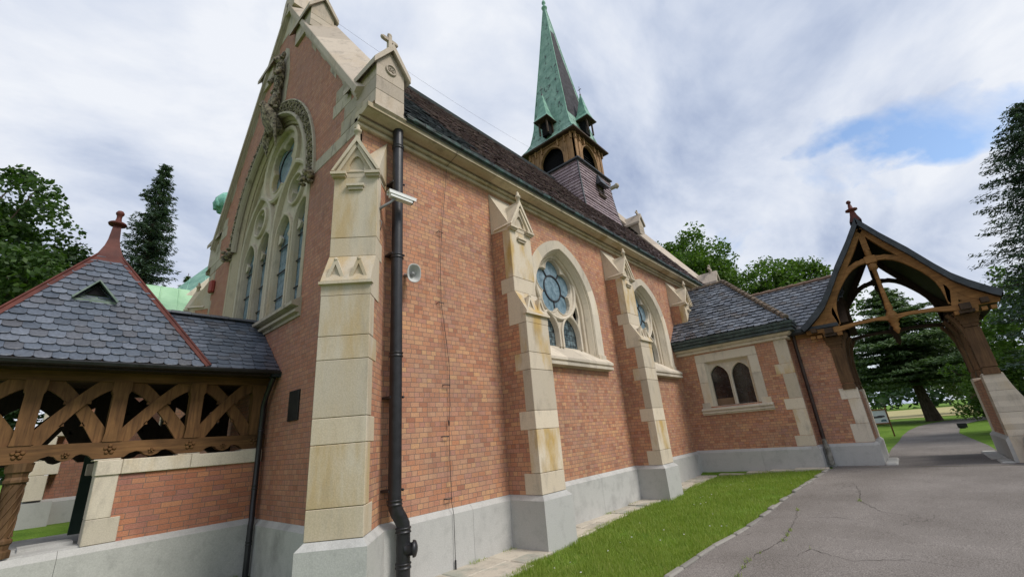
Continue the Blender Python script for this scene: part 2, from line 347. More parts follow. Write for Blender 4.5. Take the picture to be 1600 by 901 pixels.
    def pieces(s):
        """separate the shapes that stand apart from each other"""
        n = len(s.v); par = list(range(n))
        def find(a):
            while par[a] != a: par[a] = par[par[a]]; a = par[a]
            return a
        for f in s.f:
            r = find(f[0])
            for q in f[1:]: par[find(q)] = r
        bb = {}
        for i, p in enumerate(s.v):
            r = find(i); e = bb.get(r)
            if e is None: bb[r] = [list(p), list(p)]
            else:
                for k in range(3): e[0][k] = min(e[0][k], p[k]); e[1][k] = max(e[1][k], p[k])
        ks = list(bb); cl = {k: k for k in ks}
        def cf(a):
            while cl[a] != a: a = cl[a]
            return a
        for i, a in enumerate(ks):
            A = bb[a]
            for c in ks[i+1:]:
                Q = bb[c]
                if all(A[0][k]-.02 <= Q[1][k] and Q[0][k]-.02 <= A[1][k] for k in range(3)): cl[cf(c)] = cf(a)
        out = {}
        for f, sm, mi in zip(s.f, s.sm, s.mi):
            g = out.setdefault(cf(find(f[0])), (B(), {})); b, mp = g; ff = []
            for i in f:
                if i not in mp: mp[i] = len(b.v); b.v.append(s.v[i])
                ff.append(mp[i])
            b.f.append(ff); b.sm.append(sm); b.mi.append(mi)
        return [g[0] for g in out.values()]
    def build(s, name, mat, parent=None, fix=True, split=True):
        if split and parent is not None and len(s.f) < 6000 and fix:
            ps = s.pieces()
            if 1 < len(ps) <= 60: return [p.build(name, mat, parent, fix, False) for p in sorted(ps, key=lambda q: -len(q.f))][0]
        me = bpy.data.meshes.new(name); me.from_pydata(s.v, [], s.f)
        mats = mat if isinstance(mat, (list, tuple)) else [mat]
        for m in mats: me.materials.append(m if not isinstance(m, str) else M[m])
        if fix:
            bm = bmesh.new(); bm.from_mesh(me); bmesh.ops.recalc_face_normals(bm, faces=bm.faces); bm.to_mesh(me); bm.free()
        me.polygons.foreach_set('use_smooth', s.sm)
        if len(mats) > 1: me.polygons.foreach_set('material_index', s.mi)
        uv = me.uv_layers.new(name='UVMap'); data = [0.0]*(2*len(me.loops)); vs = me.vertices
        if len(me.polygons) < 60000:
            for p in me.polygons:
                n = p.normal
                if abs(n.z) > .985: u, v = V((1, 0, 0)), V((0, 1, 0))
                else: u = V((-n.y, n.x, 0)).normalized(); v = n.cross(u)
                if v.z < 0: v = -v
                for li in p.loop_indices:
                    co = vs[me.loops[li].vertex_index].co; data[2*li] = co.dot(u); data[2*li+1] = co.dot(v)
            uv.data.foreach_set('uv', data)
        o = bpy.data.objects.new(name, me); COL.objects.link(o)
        if parent:
            o.parent = parent; o.matrix_parent_inverse = Matrix.Translation(-parent_loc(parent))
        return o
def parent_loc(p): return V((0, 0, 0)) if p.parent else p.location.copy()
def tag(o, label=None, cat=None, group=None, kind=None):
    if label: o['label'] = label
    if cat: o['category'] = cat
    if group: o['group'] = group
    if kind: o['kind'] = kind
    return o
def thing(name, label, cat, loc, group=None):
    o = bpy.data.objects.new(name, None); o.location = loc; o.empty_display_size = .2; COL.objects.link(o)
    return tag(o, label, cat, group)

# ------------------------------------------------------------------ 2D outlines
def arch(hw, zs, c, o, zb, n=14):
    """pointed arch outline from right foot over apex to left foot; arcs centred at -+c, offset o"""
    R = hw+c+o; a1 = math.acos(max(-1, min(1, c/R))); P = [(hw+o, zb)]
    P += [(-c+R*math.cos(a1*i/n), zs+R*math.sin(a1*i/n)) for i in range(n+1)]
    return P+[(-x, z) for x, z in reversed(P[:-1])]
def arch2(hw, H, zs, zb, n=14): return arch(hw, zs, (H*H-hw*hw)/(2*hw), 0, zb, n)
def circ(x, z, r, n=40, ph=0): return [(x+r*math.cos(ph+2*math.pi*i/n), z+r*math.sin(ph+2*math.pi*i/n)) for i in range(n)]
def foil(x, z, n, d, rf, o=0, ph=math.pi/2, k=9):
    r = rf+o; t = d*math.cos(math.pi/n)+math.sqrt(max(1e-6, r*r-(d*math.sin(math.pi/n))**2))
    px, pz = t*math.cos(math.pi/n)-d, t*math.sin(math.pi/n); am = math.atan2(pz, px); P = []
    for j in range(n):
        A = ph+2*math.pi*j/n
        for i in range(k):
            f = -am+2*am*i/(k-1)*.995; qx, qz = d+r*math.cos(f), r*math.sin(f)
            P.append((x+qx*math.cos(A)-qz*math.sin(A), z+qx*math.sin(A)+qz*math.cos(A)))
    return P
def shift(P, dx, dz=0): return [(a+dx, b+dz) for a, b in P]
# ================================================================== ground
def sst(a, b, x): t = max(0, min(1, (x-a)/(b-a))); return t*t*(3-2*t)
def gz(x, y):
    z = .25*sst(6, 15.5, x)*(1-.55*sst(2.3, 5.4, y) if y > 0 and x < 15 else 1)
    z += .62*sst(9.5, 15.5, y)*(1-sst(3.5, 14, x))
    z += .05*sst(1, 8, y)*(1-sst(3, 8, x))
    return z
def axis_pts(lo, hi, near0, near1, st, far):
    P = []; x = near0
    while x <= near1: P.append(x); x += st
    s_ = st; x = near1
    while x < hi: s_ *= 1.35; x += s_; P.append(x)
    s_ = st; x = near0
    while x > lo: s_ *= 1.35; x -= s_; P.insert(0, x)
    return P
gb = B(); xs = axis_pts(-600, 900, -6, 30, .5, 0); ys = axis_pts(-700, 700, -12, 26, .5, 0)
gb.add([(x, y, gz(x, y)-.02) for x in xs for y in ys], [(i*len(ys)+j, (i+1)*len(ys)+j, (i+1)*len(ys)+j+1, i*len(ys)+j+1) for i in range(len(xs)-1) for j in range(len(ys)-1)], True)
tag(gb.build('ground', 'grass', fix=False), kind='structure')

def kerb_y(x): 
    P = [(-8, 2.9), (3, 2.78), (5.5, 2.70), (7, 2.65), (8.3, 2.5), (10.4, 2.38), (12.2, 2.24), (14.3, 2.06), (14.9, 2.0)]
    for (a, b), (c, d) in zip(P, P[1:]):
        if x <= c: return b+(d-b)*(x-a)/(c-a)
    return P[-1][1]
rb = B(); n0 = 60; xs = [-8+23*i/n0 for i in range(n0+1)]; m = 22
rb.add([(x, -9+(kerb_y(x)-.03+9)*j/m, gz(x, -9+(kerb_y(x)+9)*j/m)+.004) for x in xs for j in range(m+1)],
       [(i*(m+1)+j, (i+1)*(m+1)+j, (i+1)*(m+1)+j+1, i*(m+1)+j+1) for i in range(n0) for j in range(m)], True)
# patch up to the gate wall and through the gate
tag(rb.build('road', 'asphalt', fix=False), kind='structure')
pb = B()
cl = [(15, -.3, 4.6), (15.6, -.3, 4.4), (15.62, -.3, 2.42), (18.3, -.3, 2.42), (21, -.33, 2.42), (25, -.36, 2.15), (29, -.36, 2.0), (34, -.65, 2.1), (39, -1.15, 2.2), (43, -2.0, 2.4), (47, -3.4, 2.6), (52, -6, 2.8), (57, -11, 3), (60, -18, 3), (62, -30, 3)]
L = []; 
for i, (x, y, w) in enumerate(cl):
    a = cl[max(0, i-1)]; c = cl[min(len(cl)-1, i+1)]; d = V((c[0]-a[0], c[1]-a[1])).normalized(); q = V((-d.y, d.x))
    if i < 5: q = V((0, 1))
    L.append([(x+q.x*w*(.5-j/6), y+q.y*w*(.5-j/6), .254+.003) for j in range(7)])
pb.rings(L, smooth=True)
tag(pb.build('path', 'asphalt', fix=False), kind='structure')
fb = B(); fb.add([(58, -60, .27), (120, -90, .27), (140, 90, .27), (62, 60, .27)], [(0, 1, 2, 3)])
tag(fb.build('field', 'hay', fix=False), kind='structure')

# kerb stones between lawn and asphalt
kb = B(); x = 2.0
while x < 14.7:
    l = rnd.uniform(.35, .75); x1 = min(x+l, 14.75)
    p, q = V((x, kerb_y(x), gz(x, kerb_y(x)))), V((x1, kerb_y(x1), gz(x1, kerb_y(x1)))); d = (q-p); d.z = 0; f = Fr(p+V((0, 0, rnd.uniform(-.01, .012))), d, (0, 0, 1))
    kb.cbox((.008, -.1, -.055+rnd.uniform(-.015, .015)), (d.length-.008, .03+rnd.uniform(-.014, .012), .035+rnd.uniform(-.018, .018)), f, .018); x = x1
tag(kb.build('kerb', 'kerb'), kind='structure')

# flagstone apron along the church
ab = B(); x = 3.3; row = [(3.45, 4.55), (4.7, 4.5), (5.6, 4.62), (7, 4.88), (8.8, 5.0), (10.4, 4.86), (13.3, 4.9), (14.95, 4.85)]
def edge_y(x):
    for (a, b), (c, d) in zip(row, row[1:]):
        if x <= c: return b+(d-b)*(x-a)/(c-a)
    return row[-1][1]
while x < 14.9:
    x1 = min(14.92, x+rnd.uniform(.5, .95)); ye = edge_y((x+x1)/2); ym = (ye+5.45)/2+rnd.uniform(-.08, .08)
    for a, b in ((ye+rnd.uniform(-.05, .05), ym), (ym, 5.46)):
        z = gz(x, 5)+.012+rnd.uniform(-.008, .008)
        ab.cbox((x+.006, a+.006, z-.07), (x1-.006, b-.006, z), None, .01)
    x = x1
y = 4.85
while y > 2.6:
    y1 = y-rnd.uniform(.5, .8); z = gz(14.7, y)+.05; ab.cbox((14.52, y1+.005, z-.1), (14.9, y-.005, z), None, .01); y = y1
tag(ab.build('flagstone_apron', 'flag'), kind='structure')

# grass blades on the strip of lawn and tufts at the edges
def blades(P, name, hmin=.035, hmax=.085):
    vs = []; fs = []
    for (x, y, z) in P:
        a = rnd.random()*6.283; h = rnd.uniform(hmin, hmax)*(1+.55*noise.noise(V((x*2.1, y*2.1, 0)))+.3*noise.noise(V((x*7, y*7, 5)))); w = rnd.uniform(.003, .0065); l = rnd.uniform(0, .05); b = rnd.random()*6.283
        dx, dy = math.cos(a)*w, math.sin(a)*w; n = len(vs)
        vs += [(x-dx, y-dy, z), (x+dx, y+dy, z), (x+math.cos(b)*l, y+math.sin(b)*l, z+h)]; fs.append((n, n+1, n+2))
    g = B(); g.add(vs, fs); return g.build(name, 'blade', fix=False)
ck = B()
for line in ([(10.4, 2.12), (9.7, 2.0), (9.1, 1.93), (8.3, 1.89), (7.7, 1.87), (7.0, 2.03), (6.6, 2.07), (5.96, 2.02), (5.2, 2.1), (4.4, 1.95)], [(7.0, 2.03), (6.98, 1.6), (7.39, 1.5), (7.2, 1.25), (7.04, 1.0), (7.3, .5), (7.1, -.2)], [(12.6, 1.4), (11.6, 1.2), (10.6, 1.15), (9.8, .8), (9.4, .2)], [(9.1, 1.93), (9.3, 1.4), (9.0, .9)]):
    P = []
    for (a, b_), (c, d_) in zip(line, line[1:]):
        n = max(2, int(math.hypot(c-a, d_-b_)/.06))
        for i in range(n): t = i/n; P.append((a+(c-a)*t+rnd.uniform(-.018, .018), b_+(d_-b_)*t+rnd.uniform(-.018, .018)))
    L_ = []
    for i, (x, y) in enumerate(P):
        a, c = P[max(0, i-1)], P[min(len(P)-1, i+1)]; d = V((c[0]-a[0], c[1]-a[1])).normalized(); w_ = rnd.uniform(.0015, .005)*(1-abs(2*i/len(P)-1)**4)
        z = gz(x, y)+.0085; L_.append([(x-d.y*w_, y+d.x*w_, z), (x+d.y*w_, y-d.x*w_, z)])
    ck.rings(L_)
tag(ck.build('road_crack', m_noise('crack', (.04, .036, .032), (.08, .072, .065), 20, .95, .1), fix=False), kind='structure')
def lawn_top(x): return edge_y(x)+.02
P = []
while len(P) < 75000:
    x = rnd.uniform(3.4, 14.6); y0, y1 = kerb_y(x)+.04, lawn_top(x)
    if x > 5.8 and x < 6.66: y1 = min(y1, 4.68)
    if x > 10.5 and x < 11.35: y1 = min(y1, 4.72)
    if rnd.random() > min(1, 5.5/x): continue
    y = rnd.uniform(y0, y1+.03*rnd.random())
    if noise.noise(V((x*1.3, y*1.3, 3))) < -.25 and rnd.random() < .5: continue
    P.append((x, y, gz(x, y)-.02))
tag(blades(P, 'lawn_grass'), 'short green lawn grass between the church apron and the asphalt', 'grass', kind='stuff')
P = []
for cx, cy, r, n in [(9.7, 2.0, .05, 40), (8.3, 1.89, .06, 50), (8.0, 1.87, .05, 30), (7.7, 1.87, .05, 35), (7.0, 2.03, .04, 25), (6.6, 2.07, .06, 45), (6.3, 2.05, .04, 25), (5.96, 2.02, .05, 35), (10.6, 1.15, .05, 35), (13.4, 2.2, .12, 110), (7.4, 1.5, .02, 8), (2.45, 8.35, .16, 260), (2.2, 8.38, .12, 160), (14.2, 2.25, .25, 300), (5.0, 5.4, .12, 90), (8.9, 5.42, .15, 90), (10.0, 5.4, .12, 60), (5.7, 5.38, .1, 50)]:
    for _ in range(n if cx < 5 or cy > 2.15 else n//2): a = rnd.random()*6.283; q = r*math.sqrt(rnd.random()); P.append((cx+math.cos(a)*q*1.6, cy+math.sin(a)*q*.7, gz(cx, cy)+.0))
fl = B()
for _ in range(26):
    x = rnd.uniform(5, 13); y = rnd.uniform(kerb_y(x)+.15, 4.3); fl.lathe([(.002, 0), (.013, .004), (.002, .007)], (x, y, gz(x, y)+.055), (rnd.uniform(-.3, .3), rnd.uniform(-.3, .3), 1), 7)
tag(fl.build('daisy_flowers', 'white', fix=False), 'tiny white daisies scattered in the strip of lawn', 'flowers', kind='stuff')
tag(blades(P, 'weed_tufts', .015, .06), 'small green weeds growing in cracks of the asphalt and at the wall foot', 'weeds', kind='stuff')

# ================================================================== church
X0, YW, YC, XE = 2.93, 5.5, 9.8, 20.35
CH = thing('church', 'brick gothic chapel with tall traceried gable window, slate roof and green copper spire', 'church', (X0, YW, 0))
SL = 1.325
def roof_z(y): return 13.35-SL*(9.8-y)
# ---- side wall with two pointed windows
FS = Fr((0, YW, 0), (1, 0, 0), (0, 0, 1))            # u = x, v = z, w = -y (out)
WIN = [8.38, 13.04]; HW, ZS, CC, ZB = 1.49, 4.6, .295, 3.42
SWA = lambda o, zb=3.62: arch2(HW+o, 1.77+.74*o, ZS, zb)
w = B(); holes = [shift(SWA(-.02, ZB), cx) for cx in WIN]
w.prism([(X0, .8), (XE, .8), (XE, 6.9), (X0, 6.9)], FS, 0, -.14, holes)
w.build('side_wall', 'brick', CH)
FG = Fr((X0, 0, 0), (0, -1, 0), (0, 0, 1))           # u = -y, v = z, w = -x (out)
GH, GZS, GC, GZB = 2.35, 6.85, .93, 4.22
w = B()
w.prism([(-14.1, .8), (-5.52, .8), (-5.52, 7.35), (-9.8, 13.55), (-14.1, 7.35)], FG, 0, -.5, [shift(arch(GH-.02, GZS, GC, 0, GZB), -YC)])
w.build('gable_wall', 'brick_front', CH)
w = B(); w.box((X0+.6, 6.2, .8), (XE, 6.25, 6.9)); w.box((X0+.6, 14.0, 0), (XE, 14.1, 6.9)); w.box((XE-.3, 5.7, 0), (XE, 14, 7))
w.prism([(-14.1, 7), (-5.5, 7), (-9.8, 13.6)], Fr((XE+.5, 0, 0), (0, -1, 0), (0, 0, 1)), 0, .55)
w.build('inner_wall', 'void', CH)
# ---- plinth
def plinth_run(b, p0, p1, out, h0, zt=.81, ov=.07, ext0=0, ext1=0):
    """p0->p1 along the wall foot line; out = outward normal"""
    p0, p1 = V((*p0, 0)), V((*p1, 0)); d = (p1-p0); l = d.length; f = Fr(p0, d, (0, 0, 1), (out[0], out[1], 0))
    x = -ext0; j = 0
    while x < l+ext1-.01:
        st = min(rnd.uniform(1.7, 2.3), l+ext1-x); st = st if l+ext1-x-st > .3 else l+ext1-x
        a, c = x+(.002 if j else 0), x+st-.002
        sec = [(h0, -.1), (h0, ov), (zt-.075, ov), (zt, 0), (zt, -.1)]
        b.rings([[f(q, z, o) for z, o in sec] for q in (a, c)]); b.add([f(a, z, o) for z, o in sec], [(0, 1, 2, 3, 4)]); b.add([f(c, z, o) for z, o in sec], [(4, 3, 2, 1, 0)]); x += st; j += 1
b = B(); plinth_run(b, (X0+.3, YW), (XE, YW), (0, -1), -.3); plinth_run(b, (X0, 14.1), (X0, YW+.3), (-1, 0), -.3)
b.build('plinth', 'plinth', CH)
# ---- buttresses (the corner one stands diagonally)
def buttress(o, out, mat_b, name='buttress', P=.73, bk=-.02):
    """o: wall point at the middle of the buttress, out: outward direction, P: projection of the lower stage"""
    out = V((*out, 0)).normalized(); u = V((-out.y, out.x, 0)); F = Fr(V((*o, 0)), u, (0, 0, 1), out)
    H = .325
    b = B(); b.box((-H+.004, .8, bk-.1), (H-.004, 3.9, P-.16), F); b.box((-H+.004, 3.9, bk-.1), (H-.004, 5.76, P-.36), F)
    core = b.build(name, mat_b, CH)
    s_ = B()
    # front blocks of the lower stage with toothed returns
    def block(z0, z1, face, ret): s_.cbox((-H-.004, z0+.003, face-ret), (H+.004, z1-.003, face), F, .006)
    for z0, z1, r in [(.812, 1.14, .36), (1.14, 1.83, .2), (1.83, 2.14, .36), (2.14, 2.85, .2), (2.85, 3.16, .36), (3.16, 3.72, .2)]: block(z0, z1, P, r)
    # shoulder
    zs0, zs1, U = 3.86, 4.38, P-.215
    sec = [(P-.42, 3.722), (P, 3.722), (P, zs0), (P+.045, zs0+.012), (P+.045, zs0+.06), (U, zs1), (U-.2, zs1)]
    s_.rings([[F(x, z, o_) for o_, z in sec] for x in (-H-.006, H+.006)]); 
    for x in (-H-.006, H+.006): s_.add([F(x, z, o_) for o_, z in sec], [tuple(range(7))])
    s_.box((-H-.03, zs0+.014, P-.05), (H+.03, zs0+.05, P+.05), F)
    block(4.38, 4.68, U, .34); block(4.68, 5.72, U, .2)
    # two little gablets on the shoulder weathering
    for cx in (-.155, .155):
        zb, zt = zs0+.10, zs0+.40; fo = P+.0
        zb, zt = zs0+.07, zs0+.37
        s_.prism([(cx-.13, zb), (cx+.13, zb), (cx+.02, zt), (cx-.02, zt)], F, U-.02, fo-.015)
        s_.prism([(cx-.145, zb-.012), (cx-.10, zb-.012), (cx, zt-.06), (cx+.10, zb-.012), (cx+.145, zb-.012), (cx+.018, zt+.02), (cx-.018, zt+.02)], F, fo-.06, fo+.01)
        s_.blob((cx, zt+.015, fo-.01), (.03, .032, .035), 5, .35, F)
    # cap: weathering back to the wall
    sec = [(bk, 5.77), (U, 5.70), (U, 5.82), (bk, 6.78)]
    for x in (-H-.005, H+.005): s_.add([F(x, z, o_) for o_, z in sec], [(0, 1, 2, 3)])
    s_.rings([[F(x, z, o_) for o_, z in sec] for x in (-H-.005, H+.005)], closed=True)
    # gablet in front of the cap
    g = [(-H-.04, 5.80), (H+.04, 5.80), (0, 6.43)]; gi = [(-H+.065, 5.80), (-.125, 5.80), (-.125, 5.90)]+[(-.125+.25*k/8, 5.90+.17*math.sin(math.pi*k/8)**.8) for k in range(1, 8)]+[(.125, 5.90), (.125, 5.80), (H-.065, 5.80), (0, 6.24)]
    s_.prism([(-H-.04, 5.80), (-H+.0, 5.80), (0, 6.34), (H, 5.80), (H+.04, 5.80), (0, 6.45)], F, U-.42, U+.075)
    s_.prism([(-H, 5.80), (H, 5.80), (0, 6.34)], F, U-.4, U+.012, [[(-.115, 5.82)]+[(-.115+.23*k/8, 5.93+.16*math.sin(math.pi*k/8)) for k in range(9)]+[(.115, 5.82)]])
    s_.prism([(-.13, 5.81), (.13, 5.81), (.13, 6.1), (-.13, 6.1)], F, U-.2, U-.03)
    for sg in (-1, 1):
        s_.box((sg*(H+.045)-(.23 if sg > 0 else 0), 5.73, U-.03), (sg*(H+.045)+(0 if sg > 0 else .23), 5.775, U+.09), F)
        s_.box((sg*(H+.03)-(.2 if sg > 0 else 0), 5.70, U-.03), (sg*(H+.03)+(0 if sg > 0 else .2), 5.732, U+.06), F)
        s_.bar([(sg*(H-.05), 5.79), (0, 6.30)], .05, .06, F, U-.01)
    s_.box((-.13, 5.53, U-.02), (.13, 5.57, U+.06), F); s_.box((-.11, 5.48, U-.02), (.11, 5.532, U+.035), F)
    s_.prism([(-.18, 5.74), (.18, 5.74), (.18, 5.56), (-.18, 5.56)], F, U-.1, U-.002)
    # finial post
    s_.lathe([(.045, 6.36), (.04, 6.52), (.06, 6.53), (.06, 6.57), (.03, 6.60), (.035, 6.64), (.012, 6.68)], F(0, 0, U+.03), n=8)
    s_.build('dressed_stone', 'stone_ochre' if bk < -.1 else 'stone', core, split=False)
    # granite foot
    p_ = B(); a0, a1 = -H-.07, H+.07; q = P+.07; zt = .81
    for z0, z1, i0, i1 in ((-.3, zt-.075, 0, 0), (zt-.075, zt, 0, .07)):
        r0 = [F(a0, z0, bk-.12), F(a0, z0, q), F(a1, z0, q), F(a1, z0, bk-.12)]; r1 = [F(a0+i1, z1, bk-.12), F(a0+i1, z1, q-i1), F(a1-i1, z1, q-i1), F(a1-i1, z1, bk-.12)]
        p_.rings([r0, r1])
    p_.add([F(a0+.07, zt, bk-.12), F(a0+.07, zt, q-.07), F(a1-.07, zt, q-.07), F(a1-.07, zt, bk-.12)], [(0, 1, 2, 3)])
    p_.build('granite_foot', 'plinth', core)
    return core
buttress((X0, YW), (-1, -1), 'brick', P=.44, bk=-.34)
for cx in (6.225, 10.91, 15.58): buttress((cx, YW), (0, -1), 'brick')
buttress((X0, 14.1), (-1, 1), 'brick', P=.44, bk=-.34)
# ---- cornice
def extr(b, sec, x0, x1, fn, cap=True):
    """sec [(a, z)], fn(x, a, z) -> point"""
    b.rings([[fn(x, a, z) for a, z in sec] for x in (x0, x1)])
    if cap:
        for x in (x0, x1): b.add([fn(x, a, z) for a, z in sec], [tuple(range(len(sec)))])
cy = lambda x, a, z: V((x, YW-a, z))
b = B()
def rollsec(z0, z1, out, k=5): return [(-.05, z0)]+[(out-.5*(z1-z0)+.5*(z1-z0)*math.sin(math.pi*i/k), (z0+z1)/2-.5*(z1-z0)*math.cos(math.pi*i/k)) for i in range(k+1)]+[(-.05, z1)]
x = X0-.13
while x < XE+.3:
    x1 = min(x+rnd.choice((1.35, 1.5)), XE+.3); a, c = x+.002, x1-.002
    extr(b, rollsec(6.79, 6.855, .075), a, c, cy); extr(b, rollsec(6.885, 6.955, .12), a, c, cy)
    extr(b, [(-.05, 6.85), (.045, 6.85), (.045, 6.96), (-.05, 6.96)], a, c, cy)
    extr(b, [(-.05, 6.955), (.07, 6.955), (.10, 6.985)]+[(.10+.25*math.sin(math.pi/2*i/6), 7.0-.06+.06*(1-math.cos(math.pi/2*i/6))) for i in range(1, 7)]+[(.372, 6.985), (.372, 7.075), (-.05, 7.075)], a, c, cy)
    x = x1
b.build('cornice', m_stone('cornice_stone', (.52, .44, .32), stain=(.30, .21, .08), grime=(.10, .085, .06), st=.7, gr=.6), CH)
# ---- gutter of green copper
b = B(); gsec = [(.30, 7.078), (.435, 7.078), (.455, 7.10), (.455, 7.17), (.443, 7.17), (.443, 7.105), (.43, 7.092), (.30, 7.092)]
extr(b, gsec, 3.5, XE, cy); gt = b.build('gutter', 'copper_edge', CH)
b = B(); x = 3.9
while x < 20: b.box((x-.012, YW-.46, 7.165), (x+.012, YW-.25, 7.178)); b.box((x-.012, YW-.462, 7.09), (x+.012, YW-.456, 7.178)); x += .85
b.build('gutter_bracket', 'copper_edge', gt)
# ---- roof covering
def slates(b, F, u0, u1, v1, ex, wd, inside=None, cl=.3, lift=.02, jit=.006, rag=.0, t=.010, idx=None, rng=None):
    r = 0; v = 0.0
    while v < v1-.01:
        off = (wd/2 if r % 2 else 0)+rnd.uniform(-.01, .01); u = u0-off
        while u < u1:
            wu = wd*rnd.uniform(1-rag, 1+rag); a, c = max(u0, u)+.0015, min(u1, u+wu)-.0015; u += wu
            if c-a < .03: continue
            m = (a+c)/2
            if inside:
                cut = inside(a, c, v)
                if cut is None: continue
                a, c = cut
                if c-a < .02: continue
            dj = rnd.uniform(-jit, jit)*1.5; l = lift+rnd.uniform(0, jit*1.6); l2 = l+rnd.uniform(-jit, jit)*.6; k = cl*min(wd, c-a); vt = min(v+ex*1.3, v1+.02); vb = v+dj
            if idx: b.cur = idx(m, v)
            top = lambda w_: .002
            P = [(a, vb+k*.55, l), (a+k*.35, vb+k*.12, l), (a+k, vb, l), (c-k, vb, l2), (c-k*.35, vb+k*.12, l2), (c, vb+k*.55, l2)] if cl > .01 else [(a, vb, l), (c, vb, l2)]
            ca, cc = c, a
            if rng:
                P = [(min(max(p[0], rng(p[1])[0]), rng(p[1])[1]), p[1], p[2]) for p in P]; lo, hi = rng(vt); ca, cc = min(max(c, lo), hi), min(max(a, lo), hi)
            n = len(P); vs = [F(*p) for p in P]+[F(ca, vt, .003), F(cc, vt, .003)]+[F(p[0], p[1], p[2]-t) for p in P]
            fs = [tuple(range(n+2))]+[(i+1, i, n+2+i, n+3+i) for i in range(n-1)]
            b.add(vs, fs)
        v += ex; r += 1
    b.cur = 0
b = B(); L = 4.8*math.sqrt(1+SL*SL); FN = Fr((0, 5.08, 7.115), (1, 0, 0), (0, 1, SL))
b.box((3.45, -.02, -.06), (XE+.05, L-.02, -.003), FN); core_roof = None
bb = B(); bb.box((3.45, 0, -.06), (XE+.05, L-.02, 0), Fr((0, 14.52, 7.115), (1, 0, 0), (0, -1, SL), (0, SL, 1)))
rf = B(); slates(rf, FN, 3.47, XE, L-.03, .175, .2, cl=.12, lift=.024, jit=.022, rag=.25, t=.018,
    idx=lambda u, v: 0 if u > 5.6+.9*noise.noise(V((0, v*1.3, 0)))-.12*v else 1)
rfo = rf.build('roof', ['roof_purple', 'roof_dark'], CH)
b.v += [];  n0 = len(b.v); b.add(bb.v, bb.f); b.build('roof_deck', 'roof_dark', rfo)
b = B(); x = 3.5
while x < 15.3: b.tube([(x, 9.8, 13.40), (x+.38, 9.8, 13.42)], .075, 8); b.tube([(x-.01, 9.8, 13.405), (x+.03, 9.8, 13.405)], .09, 8); x += .37
b.build('ridge_tile', 'tile', rfo)
# ---- gable copings, kneelers and saddle gablets
def small_cross(b, p, s=1.0, ax=(1, 0, 0)):
    F = Fr(p, ax, (0, 0, 1)); b.box((-.035*s, -.05, -.035*s), (.035*s, .34*s, .035*s), F); b.box((-.13*s, .2*s, -.03*s), (.13*s, .27*s, .03*s), F)
    for q in ((-.14, .235), (.14, .235), (0, .37)): b.blob((q[0]*s, q[1]*s, 0), (.05*s, .05*s, .04*s), 5, .2, F)
def gablet_block(b, x0, x1, yf, yb, zb, ze, sg=1, orn=True):
    """block with a small gable facing outwards (sg=1 towards -y)"""
    xm = (x0+x1)/2; zt = ze+(x1-x0)*.5*1.42; z = zb; i = 0
    while z < ze-.02:
        z1 = min(z+(ze-zb)/3.001, ze); b.cbox((x0, min(yf, yb), z+.002), (x1, max(yf, yb), z1-.002), None, .005); z = z1
    Fq = Fr((0, yf, 0), (1, 0, 0), (0, 0, 1), (0, -sg, 0))
    b.prism([(x0, ze-.003), (x1, ze-.003), (xm, zt)], Fq, -abs(yb-yf), -.002)
    o = .085
    for ov, w1, th in ((o, .085, .12), (o-.035, .05, .055)):
        sl = 1.42; 
        b.prism([(x0-ov, ze-ov*sl), (xm, zt+.0), (x1+ov, ze-ov*sl), (x1+ov, ze-ov*sl+th), (xm, zt+th*1.25), (x0-ov, ze-ov*sl+th)], Fq, -abs(yb-yf)-.25, w1)
    if orn:
        b.lathe([(.11, -.01), (.11, .025), (.085, .03), (.085, .012), (0.0, .012)], Fq(xm, ze-.02, 0), (0, -sg, 0), 20)
        b.tube([Fq(xm+.05*math.cos(a_)*(1-.0), ze-.02+.035*math.sin(2*a_), .02) for a_ in [2*math.pi*k/14 for k in range(15)]], .009, 6)
def gable_cope(x0, x1, ybase, sgn, b, hb=.46):
    """coping from the kneeler up to the apex; sgn=1 right half (towards -y)"""
    d = V((0, .5736*sgn, .8192)); nrm = V((0, -.8192*sgn, .5736)); F = Fr((0, ybase, 7.62), d, nrm, (-1, 0, 0)); Ln = (9.8-5.65)/.5736+.16
    s_ = .0
    while s_ < Ln-.05:
        s1 = min(s_+1.18, Ln); sec = [(.0, -x0), (.11, -x0), (.125, -x0-.012), (hb, -x1+.05), (hb-.03, -x1), (0, -x1)]; A_, C_ = s_+.002, s1-.002; b.rings([[F(q, n_, w_) for n_, w_ in sec] for q in (A_, C_)], True)
        for q in (A_, C_): b.add([F(q, n_, w_) for n_, w_ in sec], [tuple(range(6))])
        s_ = s1
    b.box((0, -.05, -x0-.13), (Ln-.1, .0, -x0-.05), F); b.box((0, -.09, -x0-.13), (Ln-.1, -.05, -x0-.09), F)
b = B()
for sg, yb, yc in ((1, 5.65, 5.12), (-1, 13.95, 14.48)):
    gable_cope(X0-.12, X0+.62, yb, sg, b)
    gablet_block(b, X0-.004, X0+.55, yc, yc+sg*.75, 7.13, 8.0, sg)
    gablet_block(b, X0-.06, X0+.52, 9.8-sg*1.62, 9.8-sg*.75, 11.55, 12.15, sg, False)
    small_cross(b, (X0+.27, yc+sg*.06, 8.5), .95)
    gable_cope(20.3, 20.95, yb, sg, b, .3)
    gablet_block(b, 20.3, 20.9, yc-sg*.1, yc+sg*.9, 7.0, 7.75, sg, False); small_cross(b, (20.6, yc+sg*.1, 8.15), 1.3)
    gablet_block(b, 20.3, 20.9, 9.8-sg*1.75, 9.8-sg*.75, 11.4, 12.1, sg, False); small_cross(b, (20.6, 9.8-sg*1.65, 12.5), 1.1)
